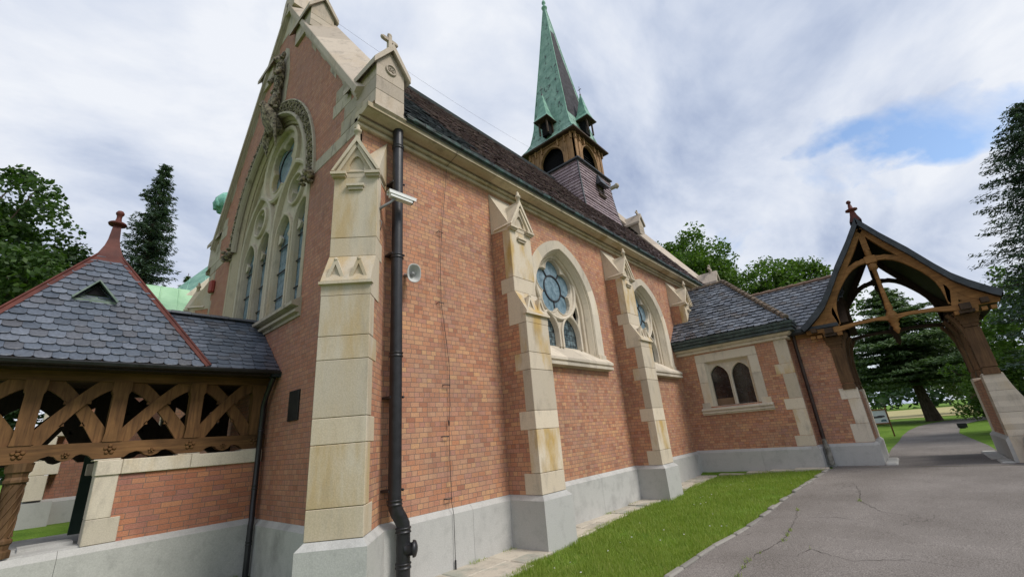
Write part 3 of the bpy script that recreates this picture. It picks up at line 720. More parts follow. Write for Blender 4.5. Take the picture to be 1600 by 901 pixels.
# corbel table under the kneeler
for yc, sg in ((5.12, 1), (14.48, -1)):
    b.rings([[V((x, yc+sg*(.0+a), z)) for a, z in ((.4, 6.97), (.06, 6.985), (.0, 7.04), (-.035, 7.06), (-.035, 7.12), (0, 7.135), (.4, 7.135))] for x in (X0-.03, X0+.58)])
b.prism([(-9.8-.45, 13.35), (-9.8+.45, 13.35), (-9.8+.3, 13.95), (-9.8, 14.45), (-9.8-.3, 13.95)], FG, -.6, .1)
small_cross(b, (X0+.2, 9.8, 14.3), 2.2, (0, 1, 0))
b.prism([(-10.3, 13.3), (-9.3, 13.3), (-9.55, 14.1), (-10.05, 14.1)], Fr((20.6, 0, 0), (0, -1, 0), (0, 0, 1)), -.25, .25)
Fx = Fr((20.6, 9.8, 14.0), (0, -1, 0), (0, 0, 1)); b.box((-.09, 0, -.09), (.09, 1.5, .09), Fx); b.box((-.75, .85, -.08), (.75, 1.02, .08), Fx)
for q in ((-.78, .93), (.78, .93), (0, 1.55), (-.3, .6), (.3, .6), (-.3, 1.25), (.3, 1.25)): b.blob((q[0], q[1], 0), (.16, .16, .12), 6, .45, Fx)
b.build('gable_coping', m_stone('coping_stone', (.47, .40, .33), stain=(.36, .25, .14), grime=(.13, .11, .10), st=.35, gr=.55), CH)
# ---- dressed stone in the gable face: band, corner stones, strips under the coping
b = B()
for a, c in ((-7.3, -5.5), (-14.1, -12.3)):
    u = a
    while u < c-.02: u1 = min(u+.62, c); b.cbox((u+.002, 6.86, -.05), (u1-.002, 7.12, .008), FG, .004); u = u1
z = 7.13; k = 0
for wq in (.75, .45, .7, .4): 
    for s0 in (-5.5, -14.1):
        lim = max(0, .17+(z+.305-7.62)/1.428)
        a, c = (s0-lim-wq, s0-lim) if s0 > -9 else (s0+lim, s0+lim+wq)
        b.cbox((a, z+.003, -.05), (c, z+.30, .008), FG, .004)
    z += .305
z = .83; k = 0
while z < 6.8:
    h = rnd.choice((.36, .44, .62)); h = min(h, 6.84-z)
    b.cbox((-14.1, z+.003, -.05), (-14.1+(.62 if k % 2 else .4), z+h-.003, .007), FG, .005); z += h; k += 1
# stepped stones that tooth into the brick just below the coping
for sg in (1, -1):
    for i in range(13):
        t0 = .25+i*.5; q = V((-9.8+sg*(4.15-t0*.5736), 7.62+t0*.8192)); wq = (.12, .3, .18, .42)[i % 4]*.6; hh = .14+.1*(i % 3)
        p = [(q.x, q.y-.02), (q.x+sg*-.29, q.y+.41-.02), (q.x-sg*(.29+.05), q.y+.41-hh-.3), (q.x-sg*.05, q.y-hh-.1)]
        b.prism([(q.x, q.y), (q.x-sg*.285, q.y+.40), (q.x-sg*.285, q.y+.40-wq*1.2), (q.x, q.y-wq*1.2)], FG, -.02, .006)
b.prism([(-9.8-.62, 13.55-.62*1.43), (-9.8+.62, 13.55-.62*1.43), (-9.8, 13.5)], FG, -.02, .0055)
b.build('gable_dressings', 'stone_grimy', CH)

# ---- windows
def ring_sweep(b, F, outline, prof, closed=True, smooth=False):
    b.rings([[F(x, z, w_) for x, z in outline(o)] for o, w_ in prof], closed, smooth)
def side_window(cx):
    F = Fr((cx, YW, 0), (1, 0, 0), (0, 0, 1)); out = lambda o: arch(HW, ZS, CC, o, ZB+.0)
    b = B(); n = 14
    # surround with its joints: built stone by stone along the arch
    A0 = SWA(0, 3.48); A1 = SWA(-.30, 3.48)
    cuts = [(0, 1)]+[(i, i+4) if i+4 <= 15 else (i, 15) for i in (1, 5, 9)]+[(13, 17)]+[(i, i+4) for i in (17, 21, 25)]
    cuts = [(0, 1), (1, 5), (5, 9), (9, 13), (13, 17), (17, 21), (21, 25), (25, 29), (29, 30)]
    for a, c in cuts:
        c = min(c, len(A0)-1)
        if a >= c: continue
        P = A0[a:c+1]; Q = A1[a:c+1]; rings_ = []
        for p, q in zip(P, Q): rings_.append([F(*p, -.05), F(*p, .014), F(*q, .014), F(*q, -.03)])
        b.rings(rings_); b.add(rings_[0], [(0, 1, 2, 3)]); b.add(rings_[-1], [(3, 2, 1, 0)])
    fr = b.build('window', 'stone_clean', CH)
    b = B(); sweep = [(-.299, .013), (-.31, -.0), (-.325, -.02), (-.33, -.04), (-.35, -.042), (-.43, -.15), (-.435, -.165), (-.43, -.18), (-.455, -.195), (-.48, -.19), (-.50, -.21), (-.50, -.27), (-.52, -.36)]
    b.rings([[F(x, z, w_) for x, z in SWA(o, 3.38)] for o, w_ in sweep], False, False)
    b.build('moulded_jamb', 'stone', fr)
    # tracery plate
    b = B(); inner = SWA(-.485, 3.58)
    cz = 5.18
    fo = foil(0, cz, 5, .43, .32, 0, math.pi/2, 9)
    lights = [shift(arch(.36, 3.98, .13, 0, 3.66, 8), dx) for dx in (-.46, .46)]
    tri = [[(.66, 4.56), (.84, 4.24), (.93, 4.55), (.88, 4.83)], [(-.66, 4.56), (-.88, 4.83), (-.93, 4.55), (-.84, 4.24)]]
    b.prism(inner, F, -.34, -.27, [fo]+lights+tri)
    ring_sweep(b, F, lambda o: circ(0, cz, .84+o, 44), [(.01, -.27), (.01, -.225), (-.02, -.20), (-.055, -.225), (-.07, -.27)])
    ring_sweep(b, F, lambda o: foil(0, cz, 5, .43, .32, o, math.pi/2, 9), [(.025, -.27), (.015, -.255), (0, -.255), (-.01, -.27), (-.015, -.35)])
    for dx in (-.46, .46): ring_sweep(b, F, lambda o: shift(arch(.36, 3.98, .13, o, 3.66, 8), dx), [(.075, -.27), (.07, -.22), (.04, -.205), (.01, -.22), (0, -.28), (-.01, -.35)], False)
    b.build('tracery', 'stone_clean', fr)
    b = B(); b.prism([(-1.0, 3.5), (1.0, 3.5), (1.0, 4.52), (-1.0, 4.52)], F, -.37, -.36); b.build('glass', 'glass', fr)
    b = B(); b.prism(circ(0, cz, .85, 40), F, -.357, -.352); b.build('rose_glass', 'glass_rose', fr)
    b = B(); ring_sweep(b, F, lambda o: circ(0, cz, .34+o, 36), [(.018, -.351), (.018, -.33), (-.018, -.33), (-.018, -.351)])
    for k in range(5):
        a = math.pi/2+math.pi/5+2*math.pi*k/5; b.bar([(.35*math.cos(a), cz+.35*math.sin(a)), (.60*math.cos(a), cz+.60*math.sin(a))], .034, .02, F, -.350)
    b.build('leading', 'iron', fr)
    # sill
    b = B(); se = [(-.45, 3.05), (.05, 3.12), (.16, 3.14), (.165, 3.20), (.13, 3.215), (.13, 3.235), (.175, 3.25), (.175, 3.31), (.15, 3.33), (-.335, 3.69), (-.45, 3.69)]
    fn = lambda x, a, z: F(x, z, a)
    for a, c in ((-HW-.1, -.45), (-.446, .45), (.454, HW+.1)): extr(b, [s for s in se], a, c, fn)
    b.cbox((HW-.30, 3.33, -.1), (HW+.05, 3.53, .03), F, .006); b.cbox((-HW-.05, 3.33, -.1), (-HW+.30, 3.53, .03), F, .006)
    b.build('window_sill', 'stone_clean', fr)
    return fr
side_window(WIN[0]); side_window(WIN[1])

def gable_window():
    F = Fr((X0, YC, 0), (0, -1, 0), (0, 0, 1)); b = B()
    A = lambda o, zb=4.3, n=14: arch(GH, GZS, GC, o, zb, n)
    b.rings([[F(x, z, w_) for x, z in A(o)] for o, w_ in [(0, -.06), (0, .012), (-.13, .012), (-.135, .0), (-.15, -.012), (-.26, -.12), (-.27, -.135), (-.255, -.15), (-.29, -.16), (-.33, -.155), (-.34, -.17), (-.34, -.24), (-.36, -.30)]])
    
    fr = b.build('great_window', m_stone('window_stone', (.46, .39, .28), stain=(.45, .30, .10), grime=(.10, .09, .08), st=.6, gr=.6), CH)
    b = B(); inner = A(-.33, 4.35)
    hs = []; mo = B()
    lc = (-1.55, -.55, .55, 1.55); cz = 8.50
    lights = [shift(arch(.385, 6.30, .2, 0, 4.5, 8), dx) for dx in lc]
    rnd_ = [foil(dx, 7.33, 4, .17, .155, 0, math.pi/4, 7) for dx in (-1.05, 1.05)]
    big = foil(0, cz, 4, .38, .36, 0, math.pi/4, 10)
    tri = [[(1.55, 7.95), (1.72, 7.55), (1.70, 8.1), (1.40, 8.55)], [(-1.55, 7.95), (-1.40, 8.55), (-1.70, 8.1), (-1.72, 7.55)], [(-.12, 7.45), (0, 7.12), (.12, 7.45)]]
    b.prism(inner, F, -.30, -.24, lights+rnd_+[big]+tri)
    def rg(f, pr, cl=True): ring_sweep(b, F, f, pr, cl)
    rg(lambda o: circ(0, cz, 1.0+o, 48), [(.01, -.24), (.0, -.16), (-.05, -.13), (-.1, -.16), (-.13, -.24)])
    rg(lambda o: foil(0, cz, 4, .38, .36, o, math.pi/4, 10), [(.02, -.24), (.0, -.22), (-.02, -.24), (-.03, -.335)])
    for dx in (-1.05, 1.05):
        rg(lambda o: circ(dx, 7.33, .40+o, 30), [(.01, -.24), (0, -.18), (-.035, -.165), (-.06, -.18), (-.07, -.24)])
        rg(lambda o: foil(dx, 7.33, 4, .17, .155, o, math.pi/4, 7), [(.015, -.24), (0, -.225), (-.02, -.335)])
        rg(lambda o: shift(arch(.99, 6.55, .62, o, 4.5, 12), dx), [(.05, -.24), (.045, -.14), (.0, -.12), (-.05, -.14), (-.06, -.24)], False)
    for dx in lc: rg(lambda o: shift(arch(.385, 6.30, .2, o, 4.5, 8), dx), [(.09, -.24), (.08, -.19), (.05, -.18), (.02, -.19), (0, -.25), (-.005, -.335)], False)
    for dx in lc:      # cusps inside each light head
        for sg in (-1, 1): b.prism([(dx+sg*.33, 6.24), (dx+sg*.30, 6.5), (dx+sg*.15, 6.36), (dx+sg*.21, 6.27)][::sg], F, -.30, -.245)
    b.build('tracery', m_stone('tracery_stone', (.50, .44, .34), stain=(.45, .31, .12), grime=(.15, .13, .11), st=.5, gr=.5), fr)
    b = B(); b.prism(A(-.3, 4.35), F, -.35, -.34); b.build('glass', 'glass_rose', fr)
    b = B()
    for dx in lc:
        for z in (4.95, 5.55, 6.15): b.tube([F(dx-.39, z, -.31), F(dx+.39, z, -.31)], .016, 6)
    ring_sweep(b, F, lambda o: circ(0, cz, .44+o, 36), [(.018, -.338), (.018, -.315), (-.018, -.315), (-.018, -.338)])
    for k in range(4):
        a = math.pi/2*k; b.bar([(.45*math.cos(a), cz+.45*math.sin(a)), (.7*math.cos(a), cz+.7*math.sin(a))], .034, .02, F, -.338)
    b.build('saddle_bar', 'iron', fr)
    b = B(); fn = lambda x, a, z: F(x, z, a); se = [(-.45, 4.0), (.03, 4.02), (.03, 4.08), (.10, 4.09), (.10, 4.14), (.05, 4.16), (.05, 4.19), (.17, 4.21), (.17, 4.27), (-.30, 4.56), (-.45, 4.56)]
    extr(b, se, -GH-.06, GH+.06, fn); b.cbox((GH-.15, 4.27, -.1), (GH+.02, 4.6, .02), F, .006)
    b.build('window_sill', 'stone_grimy', fr)
    # carved hood
    b = B(); H = lambda o: arch(GH, GZS, GC, o, 6.85)
    b.rings([[F(x, z, w_) for x, z in H(o)] for o, w_ in [(.17, -.03), (.17, .05), (.14, .06), (.12, .022), (-.13, .022), (-.15, .08), (-.20, .085), (-.22, .03), (-.22, -.03)]])
    hd = b.build('hood_mould', 'stone_grimy', fr)
    b = B(); R = GH+GC
    for sg in (1, -1):
        am = math.acos(GC/R)
        for i in range(17):
            a = am*(i+.3)/17; cx, cz_ = sg*(-GC+R*math.cos(a)), GZS+R*math.sin(a); ra = V((sg*math.cos(a), math.sin(a))); ta = V((-ra.y, ra.x))
            for k in range(7):
                q = V((cx, cz_))+ra*rnd.uniform(-.12, .11)+ta*rnd.uniform(-.06, .06); b.blob((q.x, q.y, rnd.uniform(.02, .05)), (rnd.uniform(.018, .04), rnd.uniform(.018, .04), rnd.uniform(.02, .05)), 4, .5, F)
            for k in range(5):   # curling leaf ribs
                q0 = V((cx, cz_))+ra*rnd.uniform(-.1, .1)+ta*rnd.uniform(-.1, .1); q1 = q0+ra*rnd.uniform(-.08, .08)+ta*rnd.uniform(-.08, .08)
                b.tube([F(q0.x, q0.y, .02), F((q0.x+q1.x)/2, (q0.y+q1.y)/2, .08), F(q1.x, q1.y, .03)], [.02, .016, .009], 5)
            for ds in (-.095, .095):
                q = V((cx, cz_))+ta*ds; e = q+ra*.15; s0 = q-ra*.14
                b.tube([F(s0.x, s0.y, .03), F(q.x, q.y, .075), F(e.x, e.y, .03)], .017, 5)
        for k in range(26):      # boss at the foot of the hood
            b.blob((sg*(GH+.02)+rnd.uniform(-.16, .16), 6.80+rnd.uniform(-.17, .16), rnd.uniform(.03, .16)), (rnd.uniform(.03, .075), rnd.uniform(.03, .07), rnd.uniform(.03, .07)), 5, .5, F)
    b.build('carved_foliage', 'stone_carved', hd)
    # figure standing on the apex of the hood, on a winged corbel
    b = B()
    b.prism([(-.40, 10.15), (.38, 10.15), (.42, 11.1), (.22, 11.95), (-.05, 12.2), (-.30, 11.9), (-.42, 11.0)], F, -.02, .006)
    b.build('niche_stone', 'stone_grimy', fr)
    F0 = F; F = Fr(F0(0, 0, 0), F0.u, F0.v); _c = F.__class__.__call__
    class FS_(Fr):
        def __call__(s, a, b, c=0): return s.o+s.u*(a*.78)+s.v*(b if b > 9.9 else b)+s.w*(c*.62)
    F = FS_(F0(0, 0, 0), F0.u, F0.v)
    b = B(); sp = [(0, 9.95, .16, .20), (.02, 10.15, .2, .19), (.0, 10.35, .22, .18), (-.02, 10.55, .2, .18), (.02, 10.78, .22, .2), (.05, 11.0, .23, .21), (.06, 11.2, .21, .19), (.05, 11.38, .16, .17), (.03, 11.5, .15, .16)]
    for x, z, r, d in sp: b.blob((x, z, .16), (r, .17, d*.8), 8, .08, F)
    b.blob((.02, 11.58, .26), (.12, .12, .15), 8, .05, F); b.blob((.02, 11.55, .40), (.06, .055, .08), 6, .05, F)
    for sg in (-1, 1):
        b.tube([F(.05+sg*.10, 11.62, .2), F(.05+sg*.17, 11.75, .16), F(.05+sg*.13, 11.84, .14)], [.06, .05, .02], 6)
        b.tube([F(sg*.16, 11.2, .2), F(sg*.30, 11.08, .3), F(sg*.25, 10.92, .42)], [.07, .06, .05], 7)
        b.tube([F(sg*.1, 10.4, .2), F(sg*.2, 10.2, .3), F(sg*.14, 10.0, .34)], [.1, .07, .06], 7)
    for i in range(12):      # feather rows on the breast
        z = 10.55+i*.078
        for k in range(7):
            a = -1.2+.4*k+(.2 if i % 2 else 0); b.blob((.03+.215*math.sin(a), z, .16+.15*math.cos(a)), (.035, .045, .02), 5, .2, F)
    for k in range(60): b.blob((rnd.uniform(-.24, .26), rnd.uniform(9.95, 10.6), rnd.uniform(.12, .36)), (rnd.uniform(.03, .07), rnd.uniform(.03, .07), rnd.uniform(.03, .06)), 5, .5, F)
    b.build('carved_figure', 'stone_carved', hd)
    b = B()      # winged corbel that leans out of the hood's point
    b.tube([F(0, 9.35, .0), F(0, 9.6, .22), F(0, 9.85, .42), F(0, 10.0, .55)], [.2, .22, .16, .1], 10)
    b.blob((0, 10.0, .6), (.1, .12, .12), 7, .1, F); b.blob((0, 9.93, .71), (.04, .04, .07), 5, .1, F)
    for sg in (-1, 1):
        for k in range(7):
            t = k/6; b.tube([F(sg*.12, 9.75-.04*k, .3), F(sg*(.26+.03*k), 9.72-.09*k, .26), F(sg*(.24+.02*k), 9.42-.11*k, .12)], [.05, .045, .015], 6)
        b.tube([F(sg*.08, 9.9, .42), F(sg*.14, 9.7, .52), F(0, 9.6, .5)], [.06, .05, .04], 7)
    b.build('winged_corbel', 'stone_carved', hd)
gable_window()

# ---- downpipe at the corner
def downpipe(pts, r, name, par, rings_z, mat='iron'):
    b = B(); b.tube(pts, r, 16)
    for z in rings_z:
        x, y = next(((p[0]+(q[0]-p[0])*(z-p[2])/(q[2]-p[2] or 1e-9), p[1]+(q[1]-p[1])*(z-p[2])/(q[2]-p[2] or 1e-9)) for p, q in zip(pts, pts[1:]) if min(p[2], q[2]) <= z <= max(p[2], q[2])), pts[0][:2])
        b.lathe([(r, -.035), (r*1.16, -.03), (r*1.16, -.018), (r*1.06, -.012), (r*1.06, .012), (r*1.16, .018), (r*1.16, .03), (r, .035)], (x, y, z), n=16)
    return b.build(name, mat, par)
px, py = 3.49, 5.31
pp = [(px, py, 6.99), (px, py, 1.07), (px+.01, py, 1.0), (px+.04, py-.005, .93), (px+.085, py-.01, .86), (px+.12, py-.015, .79), (px+.125, py-.015, .7), (px+.125, py-.015, .0)]
dp = downpipe(pp, .088, 'downpipe', CH, (6.6, 4.55, 3.0, 1.06, .72, .32))
b = B(); b.lathe([(.075, 0), (.075, .10), (.10, .10), (.10, .12), (.09, .14), (.05, .155), (.03, .16)], (px+.125, py-.05, .5), (.75, -.65, 0), 16); b.build('cleaning_cap', 'iron', dp)
b = B()
for z in (5.9, 4.6, 2.4, 1.2): b.box((px-.1, py-.01, z-.015), (px+.1, py+.2, z+.015)); b.blob((px+.11, py-.02, z), .02, 5)
b.build('pipe_bracket', 'iron', dp)
# ================================================================== bell turret on the ridge
TX, TY = 16.7, 9.8
def sq(s, z, sy=None): sy = sy or s; return [V((TX-s, TY-sy, z)), V((TX+s, TY-sy, z)), V((TX+s, TY+sy, z)), V((TX-s, TY+sy, z))]
b = B(); b.rings([sq(2.6, 9.3), sq(1.95, 10.2), sq(1.68, 10.9), sq(1.56, 11.8), sq(1.47, 12.9), sq(1.44, 13.84)], True); b.add(sq(1.44, 13.84), [(0, 1, 2, 3)])
tur = b.build('bell_turret', 'roof_dark', CH)
rf = B()
for o, u in (((TX, TY-1.70, 10.9), (1, 0, 0)), ((TX-1.70, TY, 10.9), (0, -1, 0))):
    for (z0, s0, z1, s1) in ((10.9, 1.68, 11.8, 1.56), (11.8, 1.56, 12.9, 1.47), (12.9, 1.47, 13.8, 1.442), (10.1, 2.02, 10.9, 1.68)):
        U = V(u); outw = V((0, -1, 0)) if u[0] else V((-1, 0, 0)); c0 = V((TX, TY, z0))+outw*s0; c1 = V((TX, TY, z1))+outw*s1
        F = Fr(c0+outw*.006, U, c1-c0, U.cross((c1-c0).normalized())); L = (c1-c0).length
        slates(rf, F, -s0, s0, L, .165, .22, lambda a, c, v, s0=s0, s1=s1, L=L: (max(a, -(s0+(s1-s0)*v/L)), min(c, s0+(s1-s0)*v/L)), cl=.1, lift=.045, jit=.006, t=.02, rng=lambda v, s0=s0, s1=s1, L=L: (-(s0+(s1-s0)*v/L), s0+(s1-s0)*v/L))
rf.build('slate_skirt', 'roof_pink', tur)
b = B()
for sx, sy in ((-1, -1), (1, -1), (-1, 1)): b.tube([(TX+sx*1.70, TY+sy*1.70, 10.9), (TX+sx*1.57, TY+sy*1.57, 11.8), (TX+sx*1.48, TY+sy*1.48, 12.9), (TX+sx*1.45, TY+sy*1.45, 13.84)], .045, 6)
b.rings([sq(1.47, 13.78), sq(1.60, 13.80), sq(1.60, 13.86), sq(1.36, 14.06)], True); b.add(sq(1.36, 14.06), [(0, 1, 2, 3)])
b.build('lead_skirt', 'lead', tur)
# belfry of timber with a pointed opening in each side
b = B(); vb = B(); vb.box((TX-1.28, TY-1.28, 14.0), (TX+1.28, TY+1.28, 15.5))
for k in range(4):
    a = k*math.pi/2; out = V((-math.cos(a), -math.sin(a), 0)); F = Fr(V((TX, TY, 0))+out*1.35, V((-out.y, out.x, 0)), (0, 0, 1), out)
    hole = arch(.68, 14.5, .12, 0, 14.06, 8)
    b.prism([(-1.35, 14.02), (1.35, 14.02), (1.35, 15.55), (-1.35, 15.55)], F, -.1, 0, [hole])
    b.rings([[F(x, z, w_) for x, z in arch(.68, 14.5, .12, o, 14.06, 8)] for o, w_ in ((.09, 0), (.09, .03), (0, .03), (-.02, -.1))])
    for sx in (-1.18, 1.18, -.86, .86): b.box((sx-.10, 14.02, 0), (sx+.10, 15.4, .035), F)
    for sx in (-1.27, -.9, -.5, .5, .9, 1.27): b.bar([(sx, 15.15), (sx, 15.42), (sx, 15.56)], [.07, .07, .1], .12, F, 0)
    b.box((-1.4, 15.42, 0), (1.4, 15.56, .06), F)
bf = b.build('belfry', 'wood_belfry', tur)
b = B(); 
for k in range(7): b.box((TX-1.2, TY-1.2+k*.02, 14.03+k*.2), (TX+1.2, TY-1.1+k*.02, 14.08+k*.2))
b.box((TX-1.0, TY-1.0, 14.0), (TX+1.0, TY+1.0, 15.5)); b.build('louvre', 'void', tur)
# spire
pr = [(1.62, 15.58), (1.60, 15.63), (1.43, 15.86), (1.27, 16.2), (1.16, 16.7), (1.07, 17.2), (.98, 18.1), (.73, 20.2), (.50, 22.2), (.28, 24.2), (.07, 26.1)]
b = B(); b.rings([sq(s, z) for s, z in pr], True); b.add(sq(1.62, 15.58), [(0, 1, 2, 3)]); b.add(sq(.07, 26.1), [(0, 1, 2, 3)])
spi = b.build('spire', 'spire', tur)
b = B(); F = None       # brown unpatinated panel of the side towards the gate
P0 = []; 
def fy(s, z, t): return V((TX+t*s, TY-s-.008, z))
b.rings([[fy(s, z, -.93), fy(s, z, -.3), fy(s, z, .3), fy(s, z, .80 if z < 20.5 else .55)] for s, z in [(1.075, 17.15), (.98, 18.1), (.73, 20.2), (.50, 22.2), (.30, 24.0)]])
b.build('brown_panel', 'copper_brown', tur)
b = B()
b.rings([sq(1.60, 15.50), sq(1.655, 15.52), sq(1.655, 15.60), sq(1.58, 15.62)], True); b.add(sq(1.60, 15.50), [(0, 1, 2, 3)])
b.build('eaves_board', 'wood_dark', tur)
b = B(); 
for sx, sy in ((-1, -1), (1, -1), (-1, 1), (1, 1)): b.tube([(TX+sx*s, TY+sy*s, z) for s, z in pr[1:]], .03, 6)
b.build('copper_hip', 'copper', tur)
b = B(); b.lathe([(.07, 26.0), (.09, 26.15), (.16, 26.22), (.18, 26.30), (.09, 26.38), (.06, 26.6), (.12, 26.68), (.11, 26.8), (.03, 26.9), (.025, 27.6)], (TX, TY, 0), n=12); b.build('finial', 'copper', tur)
for cx, cy_ in ((TX-1.52, TY), (TX, TY-1.42)):
    b = B(); z = 16.80; s = .43
    c4 = lambda s_, z_: [V((cx-s_, cy_-s_, z_)), V((cx+s_, cy_-s_, z_)), V((cx+s_, cy_+s_, z_)), V((cx-s_, cy_+s_, z_))]
    b.rings([c4(s, z), c4(s, z+.03), c4(s*.78, z+.2), c4(s*.55, z+.55), c4(.03, z+1.75)], True); b.add(c4(s, z), [(0, 1, 2, 3)])
    lu = b.build('lucarne', 'copper', tur)
    b = B(); b.rings([c4(s-.01, z-.045), c4(s+.012, z-.04), c4(s+.012, z)], True); b.add(c4(s-.01, z-.045), [(0, 1, 2, 3)])
    d = V((cx-TX, cy_-TY, 0)).normalized(); e = V((-d.y, d.x, 0))
    for q in (-1, 1):
        for r in (-1, 1):
            p = V((cx, cy_, 0))+e*q*.24+d*r*.24; b.box((p.x-.035, p.y-.035, 15.95), (p.x+.035, p.y+.035, z-.03))
    b.build('lucarne_post', 'wood_dark', tur)
    b = B(); p = V((cx, cy_, 0))-d*.1; b.rings([[p+e*q+d*r+V((0, 0, zz)) for q, r in ((-.2, -.3), (.2, -.3), (.2, .2), (-.2, .2))] for zz in (15.95, z-.05)], True); b.build('lucarne_dark', 'void', tur)
    b = B(); b.lathe([(.04, z+1.7), (.05, z+1.8), (.015, z+1.86), (.012, z+2.35)], (cx, cy_, 0), n=8); b.box((cx-.01, cy_-.1, z+2.12), (cx+.01, cy_+.1, z+2.15)); b.build('finial', 'iron', tur)
# small slated dormer in the skirt
b = B(); F = Fr((16.95, TY-1.44, 12.45), (1, 0, 0), (0, 0, 1))
b.prism([(-.28, 0), (.28, 0), (.28, .55), (0, .75), (-.28, .55)], F, -.2, .12, [[(-.17, .08), (.17, .08), (.17, .5), (-.17, .5)]]); b.box((-.3, -.1, -.1), (.3, 0, .2), F)
do = b.build('skirt_dormer', 'wood_dark', tur)
b = B(); b.add([F(-.45, .45, .42), F(.45, .45, .42), F(.36, .55, -.1), F(-.36, .55, -.1), F(0, 1.35, .02)], [(0, 1, 4), (1, 2, 4), (3, 0, 4), (0, 1, 2, 3)]); b.build('dormer_roof', 'lead', tur)

# ================================================================== side annex
AX = 14.94
AN = thing('annex', 'low brick annex with twin pointed window under a hipped slate roof, beside the church', 'annex', (AX, 2.2, 0))
FA = Fr((AX, 0, 0), (0, -1, 0), (0, 0, 1)); AY0, AY1 = 2.2, 5.5
b = B(); wy0, wy1, wz0, wz1 = 3.05, 4.93, 2.13, 3.8
b.prism([(-AY1, .81), (-AY0, .81), (-AY0, 3.95), (-AY1, 3.95)], FA, -.4, 0, [[(-wy1, wz0), (-wy0, wz0), (-wy0, wz1), (-wy1, wz1)]])
b.box((AX+.4, AY0, .81), (18.6, AY0+.3, 3.95)); b.box((18.3, AY0+.3, .81), (18.6, 5.5, 3.95))
b.build('wall', 'brick', AN)
b = B(); plinth_run(b, (AX, AY1), (AX, AY0), (-1, 0), -.2, zt=.83, ext1=.0)
plinth_run(b, (AX-.0, AY0), (15.5, AY0), (0, -1), -.2, zt=.83, ext0=.066); b.build('plinth', 'plinth', AN)
b = B()      # corner quoins
for z0, z1, l, st in ((.835, 1.12, .46, 0), (1.12, 1.835, .32, 0), (1.835, 2.14, .47, 0), (2.14, 2.85, .32, 1), (2.85, 3.145, .47, 0), (3.145, 3.88, .33, 0)):
    b.cbox((-AY0-l, z0+.003, -.13), (-AY0+.006, z1-.003, .006), FA, .006)
b.build('quoin', 'stone', AN)
b = B()
def wrap(b, sec, x, y0, y1, ret):      # eaves band along the front and round the corner
    b.rings([[V((x-a, y1, z)) for a, z in sec], [V((x-a, y0-a, z)) for a, z in sec], [V((x+ret, y0-a, z)) for a, z in sec]])
wrap(b, [(-.1, 3.86), (.05, 3.86), (.08, 3.88), (.08, 3.92), (.05, 3.935), (.05, 3.95), (.13, 3.97), (.2, 4.03), (-.1, 4.03)], AX, AY0, AY1+.12, .75)
b.build('eaves_cornice', 'stone_clean', AN)
b = B()
wrap(b, [(-.2, 4.033), (.27, 4.033), (.30, 4.05), (.30, 4.10), (.27, 4.11), (.27, 4.13), (.33, 4.15), (.34, 4.20), (.31, 4.21), (.31, 4.23), (.35, 4.25), (.36, 4.32), (.33, 4.32), (.28, 4.27), (-.2, 4.27)], AX, AY0, AY1+.45, .7)
b.box((AX-.36, AY1+.44, 4.04), (AX+.1, AY1+.46, 4.3)); ag = b.build('gutter', m_noise('gutter_lead', (.018, .026, .028), (.06, .09, .085), 6, .4, .5), AN)
k = 2.18/1.95; dk = B()
ev = V((14.62, 0, 4.32)); RX = 16.6
P = [V((14.62, 5.6, 4.3)), V((14.62, 1.92, 4.3)), V((RX, 3.88, 6.5)), V((RX, 5.6, 6.5)), V((18.6, 1.92, 4.3)), V((18.6, 5.6, 4.3))]
dk.add(P, [(0, 1, 2, 3), (1, 4, 2), (2, 4, 5, 3)]); dk.build('roof_deck', 'roof_dark', AN)
rf = B(); v0 = V((RX-14.62, 0, 2.2)); L = v0.length; F = Fr((14.60, 0, 4.325), (0, -1, 0), v0)
slates(rf, F, -5.56, -1.95, L-.02, .15, .2, lambda a, c, v: None if a > -1.95-1.95*v/L else (a, min(c, -1.95-1.95*v/L)), cl=.34, lift=.03, jit=.012, rag=.1, t=.014, rng=lambda v: (-9, -1.95-1.95*v/L))
F = Fr((0, 1.90, 4.325), (1, 0, 0), V((0, 1.96, 2.2))); 
slates(rf, F, 14.65, 18.5, L-.02, .145, .2, lambda a, c, v: None if c < 14.65+1.95*v/L or a > 18.5-1.95*v/L else (max(a, 14.65+1.95*v/L), min(c, 18.5-1.95*v/L)), cl=.34, lift=.02, jit=.008)
ar = rf.build('roof', 'roof_grey', AN)
b = B(); h0, h1 = V((14.66, 1.98, 4.40)), V((RX, 3.88, 6.56)); n = 17
for i in range(n):
    p = h0.lerp(h1, i/n); q = h0.lerp(h1, (i+1.12)/n); b.tube([p+V((0, 0, .02)), q], [.095, .07], 10)
for i in range(4): b.tube([(RX, 3.9+i*.4, 6.55), (RX, 4.33+i*.4, 6.53)], [.085, .07], 8)
b.build('hip_tile', m_noise('hip_tile', (.07, .055, .045), (.25, .19, .14), 9, .85), ar)
